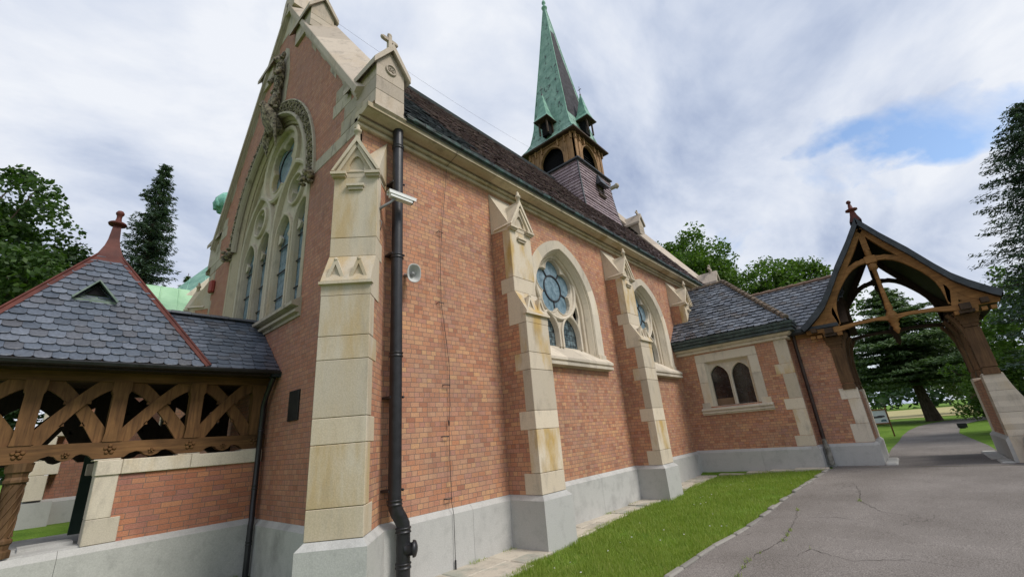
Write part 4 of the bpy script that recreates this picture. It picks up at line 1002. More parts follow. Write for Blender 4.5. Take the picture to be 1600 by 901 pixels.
# window
b = B(); 
for (a, z0, c, z1) in ((-4.93, 3.55, -3.05, 3.82), (-4.93, 2.13, -4.66, 2.9), (-4.93, 2.9, -4.66, 3.55), (-3.32, 2.13, -3.05, 3.0), (-3.32, 3.0, -3.05, 3.55)): b.cbox((a+.002, z0+.002, -.2), (c-.002, z1-.002, .014), FA, .006)
wf = b.build('window', 'stone_clean', AN)
rect = lambda o, w_: [FA(-4.66-o, 2.13, w_), FA(-4.66-o, 3.55+o, w_), FA(-3.32+o, 3.55+o, w_), FA(-3.32+o, 2.13, w_)]
b = B(); b.rings([rect(o, w_) for o, w_ in ((.0, .013), (-.015, .0), (-.015, -.03), (-.06, -.09), (-.06, -.105), (-.08, -.11), (-.08, -.2))]); b.build('moulded_jamb', 'stone', wf)
b = B(); ls = [shift(arch(.29, 3.0, .14, 0, 2.14, 10), dx-3.99) for dx in (-.335, .335)]
b.prism([(-4.60, 2.13), (-3.38, 2.13), (-3.38, 3.49), (-4.60, 3.49)], FA, -.19, -.13, ls)
for dx in (-.335, .335): b.rings([[FA(x, z, w_) for x, z in shift(arch(.29, 3.0, .14, o, 2.14, 10), dx-3.99)] for o, w_ in ((.04, -.13), (.036, -.11), (.018, -.105), (0, -.12), (-.005, -.21))])
b.prism([(-4.05, 3.38), (-3.93, 3.38), (-3.99, 3.28)], FA, -.14, -.115)
b.build('tracery', 'stone_clean', wf)
b = B(); b.prism([(-4.57, 2.13), (-3.41, 2.13), (-3.41, 3.46), (-4.57, 3.46)], FA, -.22, -.21); b.build('glass', 'glass_dark', wf)
b = B(); b.box((-4.57, 2.15, -.209), (-4.02, 2.36, -.2), FA); b.build('board_behind_glass', m_noise('cardboard', (.16, .10, .06), (.2, .13, .08), 3), wf)
b = B(); extr(b, [(-.3, 1.88), (.05, 1.88), (.05, 1.92), (.11, 1.93), (.11, 1.96), (.06, 1.975), (.06, 2.0), (.12, 2.02), (.12, 2.06), (-.16, 2.145), (-.3, 2.145)], -5.03, -2.95, lambda x, a, z: FA(x, z, a)); b.cbox((-5.0, 2.08, -.05), (-4.75, 2.26, .03), FA, .006); b.cbox((-3.25, 2.08, -.05), (-2.98, 2.26, .03), FA, .006); b.build('window_sill', 'stone_clean', wf)
b = B(); b.box((AX+.6, 2.6, .5), (AX+.65, 5.4, 3.9)); b.build('inner_wall', 'void', AN)

# ================================================================== gateway with the covered passage
GX, GY = 15.5, -.30
GW = thing('gateway', 'open timber gateway with steep flared slate roof spanning the asphalt drive', 'gateway', (GX, GY, .25))
FW = Fr((GX, 0, 0), (0, -1, 0), (0, 0, 1)); GR = 18.2
b = B(); b.box((GX, .98, .8), (GX+.35, 2.2, 3.95)); b.box((GX+.35, .98, .8), (GR, 1.3, 2.2)); b.box((GR-.35, 1.3, .8), (GR, 2.2, 3.95)); b.build('side_wall', 'brick', GW)
b = B(); b.box((GX+.2, -1.9, .8), (GR-.2, -1.53, 2.16)); b.build('pier_wall', 'brick', GW)
b = B(); plinth_run(b, (GX, 2.2), (GX, .94), (-1, 0), -.1, zt=.83, ext1=.066); plinth_run(b, (GX, .94), (GR, .94), (0, -1), -.1, zt=.83)
plinth_run(b, (GR, -1.52), (GX, -1.52), (0, 1), -.1, zt=.83); b.build('plinth', 'plinth', GW)
b = B()
for z0, z1, l in ((.835, 1.32, .42), (1.32, 1.98, .28), (1.98, 2.28, .42)): b.cbox((-.94-l, z0+.003, -.25), (-.94+.008, z1-.003, .008), FW, .008)
b.cbox((-1.22, 2.28, -.25), (-.97, 2.33, .0), FW, .01)
for z0, z1, l in ((.835, 1.32, .42), (1.32, 1.98, .28), (1.98, 2.28, .42)): b.cbox((GR-l, .93, z0+.003), (GR+.008, 1.3, z1-.003), None, .008)
b.build('quoin', 'stone_clean', GW)
b = B()       # battered right pier: stone courses that widen downwards
yo = lambda z: -1.88-.42*sst(2.3, .2, z)*1.0-.10*(2.25-z)
prev = 2.24
for z0, z1 in ((-.1, .83), (.83, 1.36), (1.36, 1.86), (1.86, 2.24)):
    n = 4; 
    for i in range(n):
        za, zb = z0+(z1-z0)*i/n+(.003 if i == 0 else 0), z0+(z1-z0)*(i+1)/n-(.003 if i == n-1 else 0)
        r0 = [V((GX-.0, -1.52, za)), V((GX-.0, yo(za), za)), V((GX+.45, yo(za), za)), V((GX+.45, -1.52, za))]; r1 = [V((p.x, yo(zb) if abs(p.y+1.52) > .01 else p.y, zb)) for p in r0]
        b.rings([r0, r1], True); 
        if i in (0, n-1): b.add(r0 if i == 0 else r1, [(0, 1, 2, 3)])
b.rings([[V((GX+x, y, 2.241)) for x, y in ((0, -1.52), (0, -1.88), (.45, -1.88), (.45, -1.52))], [V((GX+x, y, 2.30)) for x, y in ((.04, -1.57), (.04, -1.83), (.41, -1.83), (.41, -1.57))]], True); b.add([V((GX+x, y, 2.30)) for x, y in ((.04, -1.57), (.04, -1.83), (.41, -1.83), (.41, -1.57))], [(0, 1, 2, 3)])
b.cbox((GR-.45, -2.1, .8), (GR, -1.52, 2.24), None, .01)
b.build('stone_pier', 'stone_clean', GW)
b = B()       # guard stones and threshold slabs beside the drive
b.lathe([(.34, -.2), (.34, .3), (.33, .62), (.29, .78), (.2, .90), (.06, .95)], (GX-.12, -2.0, .0), n=20)
b.cbox((GX-.12, .62, .15), (GX+1.5, .88, .31), None, .03); b.cbox((GX+.9, -1.45, .15), (GR+.3, -1.15, .30), None, .03); b.cbox((GX-.06, -1.46, .15), (GX+.7, -1.22, .29), None, .03)
b.build('guard_stone', m_stone('guard_stone', (.46, .45, .42), grime=(.2, .2, .19)), GW)
# timber: posts, plates, trusses
def wood_post(b, x, y, sy):
    """post standing on a stone, with brackets that step out towards the drive"""
    b.box((x-.11, y-.11, 2.24), (x+.11, y+.11, 3.85))
    for i, (z0, z1, w_) in enumerate(((2.24, 2.36, .165), (2.36, 2.40, .15), (3.42, 3.5, .16), (3.5, 3.6, .19), (3.6, 3.66, .22), (3.66, 3.74, .25), (3.74, 3.80, .28))): b.box((x-w_, y-w_*.9, z0), (x+w_, y+w_*.9, z1))
    F = Fr((x, y, 0), (0, sy, 0), (0, 0, 1))
    for dx in (-.10, 0, .10): b.bar([(.08, 2.5), (.12, 2.9), (.15, 3.3), (.22, 3.6), (.34, 3.8)], [.05, .06, .07, .08, .07], .045, F, dx-.02)
    for dx in (-.145, .1): b.box((x+dx-.0, y-.15, 2.42), (x+dx+.045, y+.15, 3.4))
for x in (GX+.06, GR-.2):
    pass
b = B()
PX = (GX+.12, GX+1.35, GR-.18)
for x in PX: wood_post(b, x, -1.70, 1)
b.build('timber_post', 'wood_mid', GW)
b = B(); 
for x in PX: wood_post(b, x, 1.10, -1)
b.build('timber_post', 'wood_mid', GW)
b = B()
for y in (1.10, -1.70):
    b.box((14.98, y-.1, 3.80), (18.75, y+.1, 3.95)); b.box((15.05, y-.14, 3.72), (18.65, y+.14, 3.80))
for y in (1.45, -2.05): b.box((14.95, y-.07, 3.88), (18.75, y+.07, 4.0))
b.build('wall_plate', 'wood_dark', GW)
prof = [(0, 6.66), (.38, 6.04), (.8, 5.42), (1.15, 4.84), (1.37, 4.51), (1.6, 4.27), (1.9, 4.01), (2.02, 3.93)]      # underside of the roof
TC = -.33
def truss(x, mat='wood_y', name='truss'):
    F = Fr((x, TC, 0), (0, -1, 0), (0, 0, 1)); b = B(); t = .16
    for sg in (-1, 1):
        b.bar([(sg*a, z-.10) for a, z in prof[:-1]], [.15, .15, .16, .18, .22, .26, .14], t, F, -t/2)
        # arched brace inside
        A = [(sg*(1.20*math.cos(q)), 4.02+1.62*math.sin(q)) for q in [math.pi/2*i/12 for i in range(13)]]
        A = [(x_, z_) for x_, z_ in A]
        b.bar(A, [.13+.03*math.cos(i) for i in range(13)], t*.8, F, -t*.4)
        b.bar([(sg*1.22, 3.95), (sg*1.30, 4.3), (sg*1.36, 4.55)], .13, t*.9, F, -t*.45)
        b.prism([(sg*1.2, 3.86), (sg*1.97, 3.86), (sg*2.0, 3.94), (sg*1.62, 4.22), (sg*1.38, 4.45), (sg*1.18, 4.6), (sg*1.13, 4.1)][::sg], F, -t*.42, t*.40, [[(sg*1.26, 4.02), (sg*1.37, 4.02), (sg*1.27, 4.14)][::sg]])
        b.bar([(sg*.03, 5.60), (sg*.3, 5.62), (sg*.62, 5.48)], [.12, .1, .08], t*.7, F, -t*.35)
        # scalloped lower edge of the tie
        b.bar([(0, 3.93), (sg*.35, 3.97), (sg*.8, 3.95), (sg*1.2, 3.88), (sg*1.6, 3.84)], [.13, .075, .085, .13, .12], t, F, -t/2)
        for i in range(5): b.box((sg*1.2+(-.02 if sg < 0 else 0)+sg*.16*i-.05, 3.72-.0*i, -t*.6), (sg*1.2+sg*.16*i+.05, 3.80, t*.6), F)
    # king post, turned
    b.lathe([(.075, 5.95), (.075, 5.75), (.05, 5.7), (.06, 5.5), (.10, 5.48), (.10, 5.34), (.055, 5.30), (.048, 4.9), (.06, 4.4), (.085, 4.2), (.06, 4.15), (.09, 4.1), (.12, 4.05), (.12, 3.85), (.08, 3.80), (.10, 3.74), (.06, 3.68), (.08, 3.62), (.04, 3.55), (.015, 3.50)][::-1], F(0, 0, 0), n=12)
    b.box((-.07, 5.9, -.07), (.07, 6.42, .07), F)
    b.box((-.12, 5.52, -.09), (.12, 5.72, .09), F)
    return b.build(name, mat, GW)
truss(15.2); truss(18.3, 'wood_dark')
# roof shell
b = B(); top = [(0, 6.83), (.38, 6.21), (.8, 5.60), (1.15, 5.02), (1.37, 4.69), (1.6, 4.44), (1.9, 4.17), (2.07, 4.04)]
F = Fr((0, TC, 0), (0, -1, 0), (0, 0, 1))
for sg in (-1, 1):
    b.rings([[V((x, TC-sg*a, z-.02)) for a, z in top]+[V((x, TC-sg*a, z)) for a, z in prof[::-1]] for x in (14.98, 18.55)], True)
b.build('roof_lining', m_wood('timber_lining_shade', (.010, .007, .005), (.022, .014, .009)), GW)  # lining coloured near black: darkness inside the gate roof painted into the timber
rf = B()
for sg in (-1, 1):
    for (a0, z0), (a1, z1) in zip(top, top[1:]):
        p0, p1 = V((0, TC-sg*a1, z1)), V((0, TC-sg*a0, z0)); d = p1-p0
        Fq = Fr(p0+V((0, 0, .0)), (sg, 0, 0), d); L = d.length
        u0, u1 = (15.06, 18.55) if sg > 0 else (-18.55, -15.06)
        nrow = max(1, round(L/.15)); slates(rf, Fq, u0, u1, L-.005, L/nrow, .2, cl=.2, lift=.02, jit=.005)
rfo = rf.build('roof', 'roof_grey', GW)
b = B()
for x0, x1 in ((14.93, 15.07), (18.53, 18.66)):
    for sg in (-1, 1):
        out = [(a+.0, z+.045) for a, z in top]+[(2.10, 4.06)]; inn = [(a-.0, z-.10) for a, z in prof]; 
        n = len(top)
        b.rings([[V((x, TC-sg*a, z)) for x, (a, z) in ((x0, o), (x1, o), (x1, i), (x0, i))] for o, i in zip([(a, z+.045) for a, z in top], [(a-.02, z+.02) for a, z in prof])], True)
        b.add([V((x, TC-sg*a, z)) for x, (a, z) in ((x0, (2.07, 4.085)), (x1, (2.07, 4.085)), (x1, (2.0, 3.95)), (x0, (2.0, 3.95)))], [(0, 1, 2, 3)])
b.build('barge_board', 'lead', GW)
b = B()
b.rings([[V((14.97, TC-.14, 6.78)), V((14.97, TC+.14, 6.78)), V((15.3, TC+.14, 6.78)), V((15.3, TC-.14, 6.78))], [V((15.0, TC-.085, 6.95)), V((15.0, TC+.085, 6.95)), V((15.17, TC+.085, 6.95)), V((15.17, TC-.085, 6.95))], [V((15.03, TC-.05, 7.13)), V((15.03, TC+.05, 7.13)), V((15.13, TC+.05, 7.13)), V((15.13, TC-.05, 7.13))]], True)
b.lathe([(.06, 7.12), (.15, 7.15), (.15, 7.18), (.06, 7.21), (.045, 7.32), (.03, 7.36), (.055, 7.39), (.06, 7.43), (.03, 7.47)], (15.08, TC, 0), n=10)
b.tube([(15.1, TC, 6.84), (18.6, TC, 6.84)], .05, 8)
b.build('finial', 'red', GW)
# passage roof between annex and gate
PE, PZ, RXP, RZP = 15.2, 4.06, 16.85, 5.76; v0 = V((RXP-PE, 0, RZP-PZ)); L = v0.length; kp = (RZP-PZ)/(RXP-PE)
F = Fr((PE-.02, 0, PZ+.02), (0, -1, 0), v0); rf = B()
def inside(a, c, v):
    z = PZ+v*v0.z/L; yl = 1.95+max(0, (z-4.32))/1.118+.05
    half = next((a0+(a1-a0)*(z-z0)/(z1-z0) for (a0, z0), (a1, z1) in zip(top, top[1:]) if z1 <= z <= z0), 2.0); yr = TC+half-.25
    if c < -yl or a > -yr: return None
    return (max(a, -yl), min(c, -yr+.2))
slates(rf, F, -3.4, -.5, L-.02, .16, .21, inside, cl=.34, lift=.03, jit=.008, t=.014)
prf = rf.build('passage_roof', 'roof_grey', GW)
b = B(); b.add([V((PE, 3.5, PZ)), V((PE, .6, PZ)), V((RXP, .6, RZP)), V((RXP, 3.5, RZP)), V((18.5, .6, PZ)), V((18.5, 3.5, PZ))], [(0, 1, 2, 3), (3, 2, 4, 5)]); b.add([(PE, 2.35, PZ-.02), (PE, 1.2, PZ-.02), (GX, 1.2, PZ-.02), (GX, 2.35, PZ-.02)], [(0, 1, 2, 3)]); b.build('roof_deck', 'wood_dark', prf)
b = B(); 
for i in range(8): b.tube([(RXP, .7+i*.36, RZP+.05), (RXP, 1.09+i*.36, RZP+.04)], [.08, .065], 8)
b.build('ridge_tile', 'tile', prf)
b = B(); b.add([V((14.7, 1.93, 4.36)), V((14.95, 1.72, 4.34)), V((16.9, 3.05, 5.84)), V((16.75, 3.3, 5.9))], [(0, 1, 2, 3)]); b.tube([(14.85, 1.9, 4.3), (16.85, 3.15, 5.82)], .05, 6); b.build('lead_valley', 'lead', prf)
b = B(); extr(b, [(.0, 3.95), (.36, 3.95), (.42, 3.99), (.42, 4.08), (.38, 4.08), (.36, 4.03), (0, 4.03)], .85, 2.35, lambda y, a, z: V((GX+.02-a, y, z))); b.build('passage_gutter', 'lead', GW)
b = B(); b.box((GX-.1, 1.0, 3.84), (GX+.3, 2.2, 3.95)); b.build('eaves_board', 'wood_y', GW)
dq = downpipe([(GX-.14, 2.03, 4.0), (GX-.09, 2.05, 3.6), (GX-.09, 2.05, .95)], .05, 'downpipe', GW, (3.2, 2.2, 1.2), m_noise('pipe_brown', (.03, .016, .012), (.055, .03, .022), 6, .5, .4))
b = B(); b.tube([(GX-.09, 2.05, .98), (GX-.09, 2.05, .85), (GX-.15, 2.02, .72), (GX-.15, 2.02, .3)], [.055, .06, .07, .07], 10); b.build('pipe_shoe', m_noise('shoe_stone', (.10, .09, .07), (.3, .28, .24), 8), dq)
# ================================================================== timber porch on the gable side
PO = thing('porch', 'timber framed porch with pyramid slate roof and red hips, against the gable wall', 'porch', (.5, 8.45, .1))
FP = Fr((0, 8.45, 0), (1, 0, 0), (0, 0, 1)); PB = 10.4
b = B(); b.box((.9, 8.46, .8), (X0-.005, 8.72, 1.69)); b.box((.86, PB-.2, .8), (X0-.005, PB, 1.7)); b.build('parapet_wall', 'brick_low', PO)
b = B(); plinth_run(b, (-1.6, 8.45), (X0-.02, 8.45), (0, -1), -.2, zt=.84); b.box((-1.6, 8.5, -.1), (X0-.01, PB+.1, .86)); b.box((-.4, 10.1, .5), (.8, 10.9, .80)); b.box((.3, 8.8, .86), (.8, 9.2, .90)); b.build('plinth', 'plinth', PO)
b = B()
x = .83
for x1 in (1.1, 1.9, 2.9): b.cbox((x+.002, 8.42, 1.69), (x1-.002, 8.76, 1.885), None, .008); x = x1
b.cbox((.84, 8.443, .845), (1.19, 8.74, 1.15), None, .006); b.cbox((.84, 8.443, 1.153), (1.085, 8.74, 1.69), None, .006)
for x in (.93, 1.86, 2.72): b.cbox((x-.14, 8.43, 1.885), (x+.14, 8.75, 1.905), None, .004)
b.cbox((.88, PB-.25, 1.7), (2.9, PB+.05, 1.88), None, .01)
b.build('dressed_stone', 'stone_clean', PO)
XP = (-.8, .07, .93, 1.86, 2.76)
M['wood_shade'] = m_wood('timber_shade', (.012, .008, .005), (.03, .018, .011))  # near-black copy of the timber, with the porch's inner shade in its colour
def frame(y, out, mh='wood_h', mv='wood', bw=.165):
    """carved timber frame: beam with scalloped underside, posts, crossed curved braces"""
    F = Fr((0, y, 0), (1, 0, 0), (0, 0, 1), (0, out, 0)); t = .16
    b = B(); low = [(-1.7, 1.915)]
    for a, c in zip(XP, XP[1:]):
        w_ = c-a; low += [(a+q*w_, 1.915+h) for q, h in ((.18, 0), (.24, .05), (.32, .075), (.38, .06), (.42, .02), (.46, .005), (.5, -.005), (.54, .005), (.58, .02), (.62, .06), (.68, .075), (.76, .05), (.82, 0))]
    low += [(2.925, 1.915)]
    b.prism(low+[(2.925, 2.13), (-1.7, 2.13)], F, -t, 0)
    b.box((-1.7, 2.96, -t), (2.925, 3.14, -.005), F)
    beam = b.build('carved_beam', mh, PO)
    b = B()
    for x in XP:
        b.prism([(x-.10, 2.132), (x+.10, 2.132), (x+.085, 2.25), (x+.085, 2.78), (x+.105, 2.82), (x+.105, 2.96), (x-.105, 2.96), (x-.105, 2.82), (x-.085, 2.78), (x-.085, 2.25)], F, -t+.01, .012)
    b.build('post', mv, PO)
    b = B()
    for a, c in zip(XP, XP[1:]):
        a, c = a+.09, c-.09; n = 12; w_ = c-a
        for sg, off in ((1, .0), (-1, -.04)):
            # lower outer end bows up to the opposite upper corner
            pts = []
            for i in range(n+1):
                q = i/n; xx = q*w_; zz = 2.15+.80*(1-(1-q)**1.45)
                pts.append((a+xx if sg > 0 else c-xx, zz))
            b.bar(pts, [bw+.02*math.cos(6.28*i/n) for i in range(n+1)], .07, F, -.10+off)
            for q in (.30, .66):
                i = int(q*n); p = pts[i]; d = V((pts[i+1][0]-p[0], pts[i+1][1]-p[1])).normalized(); nn = V((d.y, -d.x))*sg
                e = (p[0]+nn.x*.07, p[1]+nn.y*.07); b.prism([(e[0]-d.x*.035, e[1]-d.y*.035), (e[0]+d.x*.035, e[1]+d.y*.035), (e[0]+nn.x*.04, e[1]+nn.y*.04)], F, -.10+off, -.03+off)
    b.build('crossed_brace', mv, PO, split=False)
    return F
F = frame(8.46, -1)
b = B()
for x, big in [(x, 1) for x in XP]+[((a+c)/2, 0) for a, c in zip(XP, XP[1:])]:
    z = 2.03 if big else 1.985; r = .075 if big else .045; c = F(x, z, .0)
    b.lathe([(r*.3, 0), (r*.3, .03), (r*.15, .038)], c, (0, -1, 0), 10)
    for k in range(5):
        a_ = 2*math.pi*k/5+.3; b.blob((x+math.cos(a_)*r*.62, z+math.sin(a_)*r*.62, .004), (r*.36, r*.36, .018), 5, .1, F)
b.build('flower_boss', 'wood_h', PO)
b = B(); b.lathe([(.13, .86), (.13, .93), (.10, .95), (.105, 1.0), (.12, 1.02), (.12, 1.05), (.09, 1.08), (.095, 1.68), (.12, 1.70), (.12, 1.73), (.10, 1.76), (.11, 1.80), (.13, 1.82), (.14, 1.92)], (.12, 8.55, 0), n=8, smooth=False, ph=.39)
for k in range(8):
    b.tube([(.12+.095*math.cos(k*.785+q*.5), 8.55+.095*math.sin(k*.785+q*.5), 1.08+q*.1) for q in range(7)], .009, 5)
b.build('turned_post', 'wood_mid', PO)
b = B(); b.box((-.9, 8.47, .86), (-.7, 8.63, 1.92)); b.box((-.9, PB-.16, .86), (-.7, PB, 1.92)); b.box((.02, PB-.16, .86), (.2, PB, 1.92)); b.build('plain_post', 'wood', PO)
frame(PB, 1, 'wood_shade', 'wood_shade', .30)
b = B(); b.box((.84, PB-.24, .86), (1.06, PB-.2, 2.0)); b.build('shutter', m_noise('shutter_green', (.012, .028, .018), (.02, .04, .026), 4, .6), PO)
# roof
E0, EZ, AXp, AYp, k1 = 8.03, 3.15, .5, 9.4, 1.6; Dp = AYp-E0; k2 = .861
b = B(); c4 = [V((AXp-Dp, E0, EZ)), V((AXp+Dp, E0, EZ)), V((AXp+Dp, AYp+Dp, EZ)), V((AXp-Dp, AYp+Dp, EZ))]; ap = V((AXp, AYp, EZ+Dp*k1))
b.add(c4+[ap], [(0, 1, 4), (1, 2, 4), (2, 3, 4), (3, 0, 4)]); zr = EZ+k2*Dp
b.add([(1.3, E0, EZ-.01), (X0-.01, E0, EZ-.01), (X0-.01, AYp, zr-.01), (1.3, AYp, zr-.01), (X0-.01, AYp+Dp, EZ-.01), (1.3, AYp+Dp, EZ-.01)], [(0, 1, 2, 3), (3, 2, 4, 5)])
dk = b.build('roof_deck', 'wood_dark', PO)
b = B(); b.box((-.85, E0+.02, EZ-.06), (X0-.02, AYp+Dp, EZ-.03)); b.build('ceiling', 'wood_dark', PO)
rf = B(); v0 = V((0, 1, k1)); L = Dp*math.sqrt(1+k1*k1)
for o, u, dv_ in (((AXp, E0, EZ), (1, 0, 0), (0, 1, k1)), ((AXp+Dp, AYp, EZ), (0, 1, 0), (-1, 0, k1)), ((AXp-Dp, AYp, EZ), (0, -1, 0), (1, 0, k1))):
    Fq = Fr(V(o)+V((0, 0, .012)), u, dv_)
    def ins(a, c, v):
        h = Dp*(1-v/L)-(.14 if u[0] == 0 else 0)
        if c < -h or a > h: return None
        return (max(a, -h), min(c, h))
    slates(rf, Fq, -Dp, Dp, L-.12, .125, .165, ins, cl=.32, lift=.02, jit=.006, rag=.05, rng=lambda v: (-Dp*(1-v/L)+.01, Dp*(1-v/L)-.01))
r1 = rf.build('roof', 'roof_blue', PO)
rf = B(); L2 = Dp*math.sqrt(1+k2*k2); Fq = Fr((0, E0, EZ+.005), (1, 0, 0), (0, 1, k2))
slates(rf, Fq, 1.0, X0-.01, L2-.02, .125, .185, lambda a, c, v: None if c < AXp+Dp-Dp*v/L2*k2/k1-.02 else (max(a, AXp+Dp-Dp*v/L2*k2/k1-.02), c), cl=.3, lift=.015, jit=.006, rag=.12)
rf.build('passage_roof', 'roof_blue', PO)
b = B(); 
for i in range(6): b.box((1.15+i*.3, AYp-.11, zr-.0), (1.445+i*.3, AYp+.11, zr+.035+.008*(i % 2)))
b.build('ridge_slab', 'roof_dark', r1)
b = B()
for sx in (-1, 1):
    h0, h1 = V((AXp+sx*(Dp+.0), E0-.02, EZ+.045)), ap+V((0, 0, .05)); d = (h1-h0).normalized()
    for nrm, q in ((V((0, -k1, 1)), V((sx, 0, 0))), (V((sx*k1, 0, 1)), V((0, -1, 0)))):
        nrm.normalize(); side = nrm.cross(d).normalized(); side = side if side.dot(q) < 0 else -side
        b.add([h0, h0+side*.07, h1+side*.07, h1, h0-nrm*.03+side*.07, h1-nrm*.03+side*.07], [(0, 1, 2, 3), (1, 4, 5, 2)])
    b.tube([h0, h1], .018, 6)
c8 = lambda s, z: [V((AXp-s, AYp-s, z)), V((AXp+s, AYp-s, z)), V((AXp+s, AYp+s, z)), V((AXp-s, AYp+s, z))]
za = ap.z
b.rings([c8(.25, za-.25*k1+.035), c8(.16, za-.18), c8(.10, za-.0), c8(.072, za+.15), c8(.052, za+.42)], True)
b.lathe([(.06, za+.42), (.12, za+.44), (.13, za+.465), (.11, za+.485), (.05, za+.495), (.036, za+.58), (.04, za+.63), (.056, za+.65), (.06, za+.68), (.04, za+.715), (.01, za+.73)], (AXp, AYp, 0), n=14)
b.build('red_flashing', 'red', r1)
b = B(); vx, vy, vz = .42, 8.70, EZ+k1*(8.70-E0)+.02
b.add([(vx-.20, vy-.03, vz-.04), (vx+.20, vy-.03, vz-.04), (vx, vy+.06, vz+.22), (vx-.25, vy-.10, vz-.07), (vx+.25, vy-.10, vz-.07), (vx, vy-.06, vz+.25), (vx, vy+.16, vz+.27), (vx-.25, vy+.0, vz+.0), (vx+.25, vy+.0, vz+.0)], [(0, 1, 2), (3, 5, 6, 7), (4, 8, 6, 5)])
b.cur = 1; b.add([(vx-.13, vy-.03, vz+.03), (vx+.13, vy-.03, vz+.03), (vx, vy+.02, vz+.20)], [(0, 1, 2)]); b.cur = 0
b.bar([(-.25, -.07), (0, .25), (.25, -.07)], .025, .03, Fr((vx, vy-.11, vz), (1, 0, 0), (0, .12, 1)), 0)
b.box((vx-.24, vy-.075, vz-.10), (vx+.24, vy+.0, vz-.055))
vt = b.build('roof_vent', [m_noise('vent_green', (.09, .14, .115), (.17, .22, .18), 6, .6), 'void'], r1)
b = B(); b.prism([(-.12, 0), (.12, 0), (0, .19)], Fr((vx, vy-.065, vz-.02), (1, 0, 0), (0, .2, 1)), -.003, .004)
b.build('vent_opening', m_noise('vent_dark', (.035, .05, .04), (.05, .07, .055), 6, .8), vt) if False else None
b = B(); extr(b, [(-.02, EZ-.05), (.05, EZ-.06), (.09, EZ-.045), (.105, EZ-.01), (.105, EZ+.01), (.095, EZ+.01), (.08, EZ-.03), (.0, EZ-.035)], AXp-Dp-.1, X0-.03, lambda x, a, z: V((x, E0-a+.03, z)))
pg = b.build('gutter', 'iron', PO)
b = B(); b.box((AXp-Dp, E0+.015, EZ-.09), (X0-.02, E0+.05, EZ-.035)); b.build('eaves_board', 'wood_shade', PO)  # fascia takes the dark copy: shade below the eaves as colour
b = B(); b.box((2.78, 7.98, 3.05), (2.93, 8.12, 3.14)); b.build('gutter_outlet', 'copper_edge', pg)
downpipe([(2.84, 8.08, 3.05), (2.82, 8.28, 2.75), (2.82, 8.36, 2.6), (2.82, 8.36, .98), (2.80, 8.28, .82), (2.79, 8.27, .75), (2.79, 8.27, .03)], .042, 'downpipe', PO, (2.2, 1.3, .5))

# ================================================================== far wing with the green copper roof
WG = thing('church_wing', 'far brick wing with stone quoins and green copper roof, seen behind the porch', 'building', (.4, 16, .7))
b = B(); b.box((.75, 16, 1.2), (9, 16.3, 6.0)); b.box((3.4, 18, 5), (9, 18.4, 7)); b.build('wall', 'brick_front', WG)
b = B(); plinth_run(b, (.4, 16), (9, 16), (0, -1), .3, zt=1.22); b.box((.40, 15.6, .3), (.9, 16.02, 1.18)); b.build('plinth', 'plinth', WG)
b = B(); z = 1.22; i = 0
while z < 5.9: h = (.55, .32)[i % 2]; b.cbox((.40, 15.66, z+.003), (.72+(.16 if i % 2 else 0), 16.05, z+h-.003), None, .008); z += h; i += 1
for x in (3.0, 5.2): b.cbox((x, 15.9, 2.6), (x+1.1, 16.02, 4.8), None, .02)
b.build('quoin', 'stone_clean', WG)
b = B(); b.add([(1.2, 15.6, 5.6), (4.2, 15.6, 5.6), (4.2, 18.2, 7.72), (1.9, 18.2, 7.66)], [(0, 1, 2, 3)])
for x in (1.6, 2.1, 2.6, 3.1): b.tube([(x, 15.6, 5.62), (x+.35, 18.2, 7.70)], .02, 4)
wr = b.build('copper_roof', 'copper_pale', WG)
b = B(); b.add([(2.62, 18.0, 6.75), (5.0, 18.0, 9.9), (5.4, 19.6, 11.2), (2.95, 19.6, 7.95)], [(0, 1, 2, 3)])
for t in (.2, .42, .64): 
    p0 = V((2.62, 18, 6.75)).lerp(V((5.0, 18, 9.9)), t); p1 = V((2.95, 19.6, 7.95)).lerp(V((5.4, 19.6, 11.2)), t); b.tube([p0, p1], .02, 4)
b.build('copper_roof', 'copper', WG)
b = B(); F = Fr((2.62, 18.0, 6.55), V((2.38, 0, 3.15)), V((-3.15, 0, 2.38)), (0, -1, 0)); b.cbox((-.3, -.08, -.3), (4, .12, .22), F, .02); b.box((-.3, -.2, -.3), (4, -.08, .12), F)
b.prism([(2.5, 5.5), (5, 5.5), (5, 9.6), (2.62, 6.5)], Fr((0, 18, 0), (1, 0, 0), (0, 0, 1)), -.3, .0); b.build('stone_coping', 'stone_clean', WG)
b = B(); b.lathe([(.12, 8), (.12, 12.6), (.25, 12.7), (.30, 12.82), (.52, 13.0), (.62, 13.25), (.58, 13.5), (.40, 13.75), (.12, 13.95), (.05, 14.3)], (4.78, 21.5, 0), n=14)
for k in range(9): a_ = k*.7; b.blob((4.78+.5*math.cos(a_), 21.5+.5*math.sin(a_), 13.2), (.16, .16, .3), 5, .3)
b.build('copper_dome', m_noise('dome_green', (.14, .36, .29), (.25, .50, .40), 6, .6), WG)

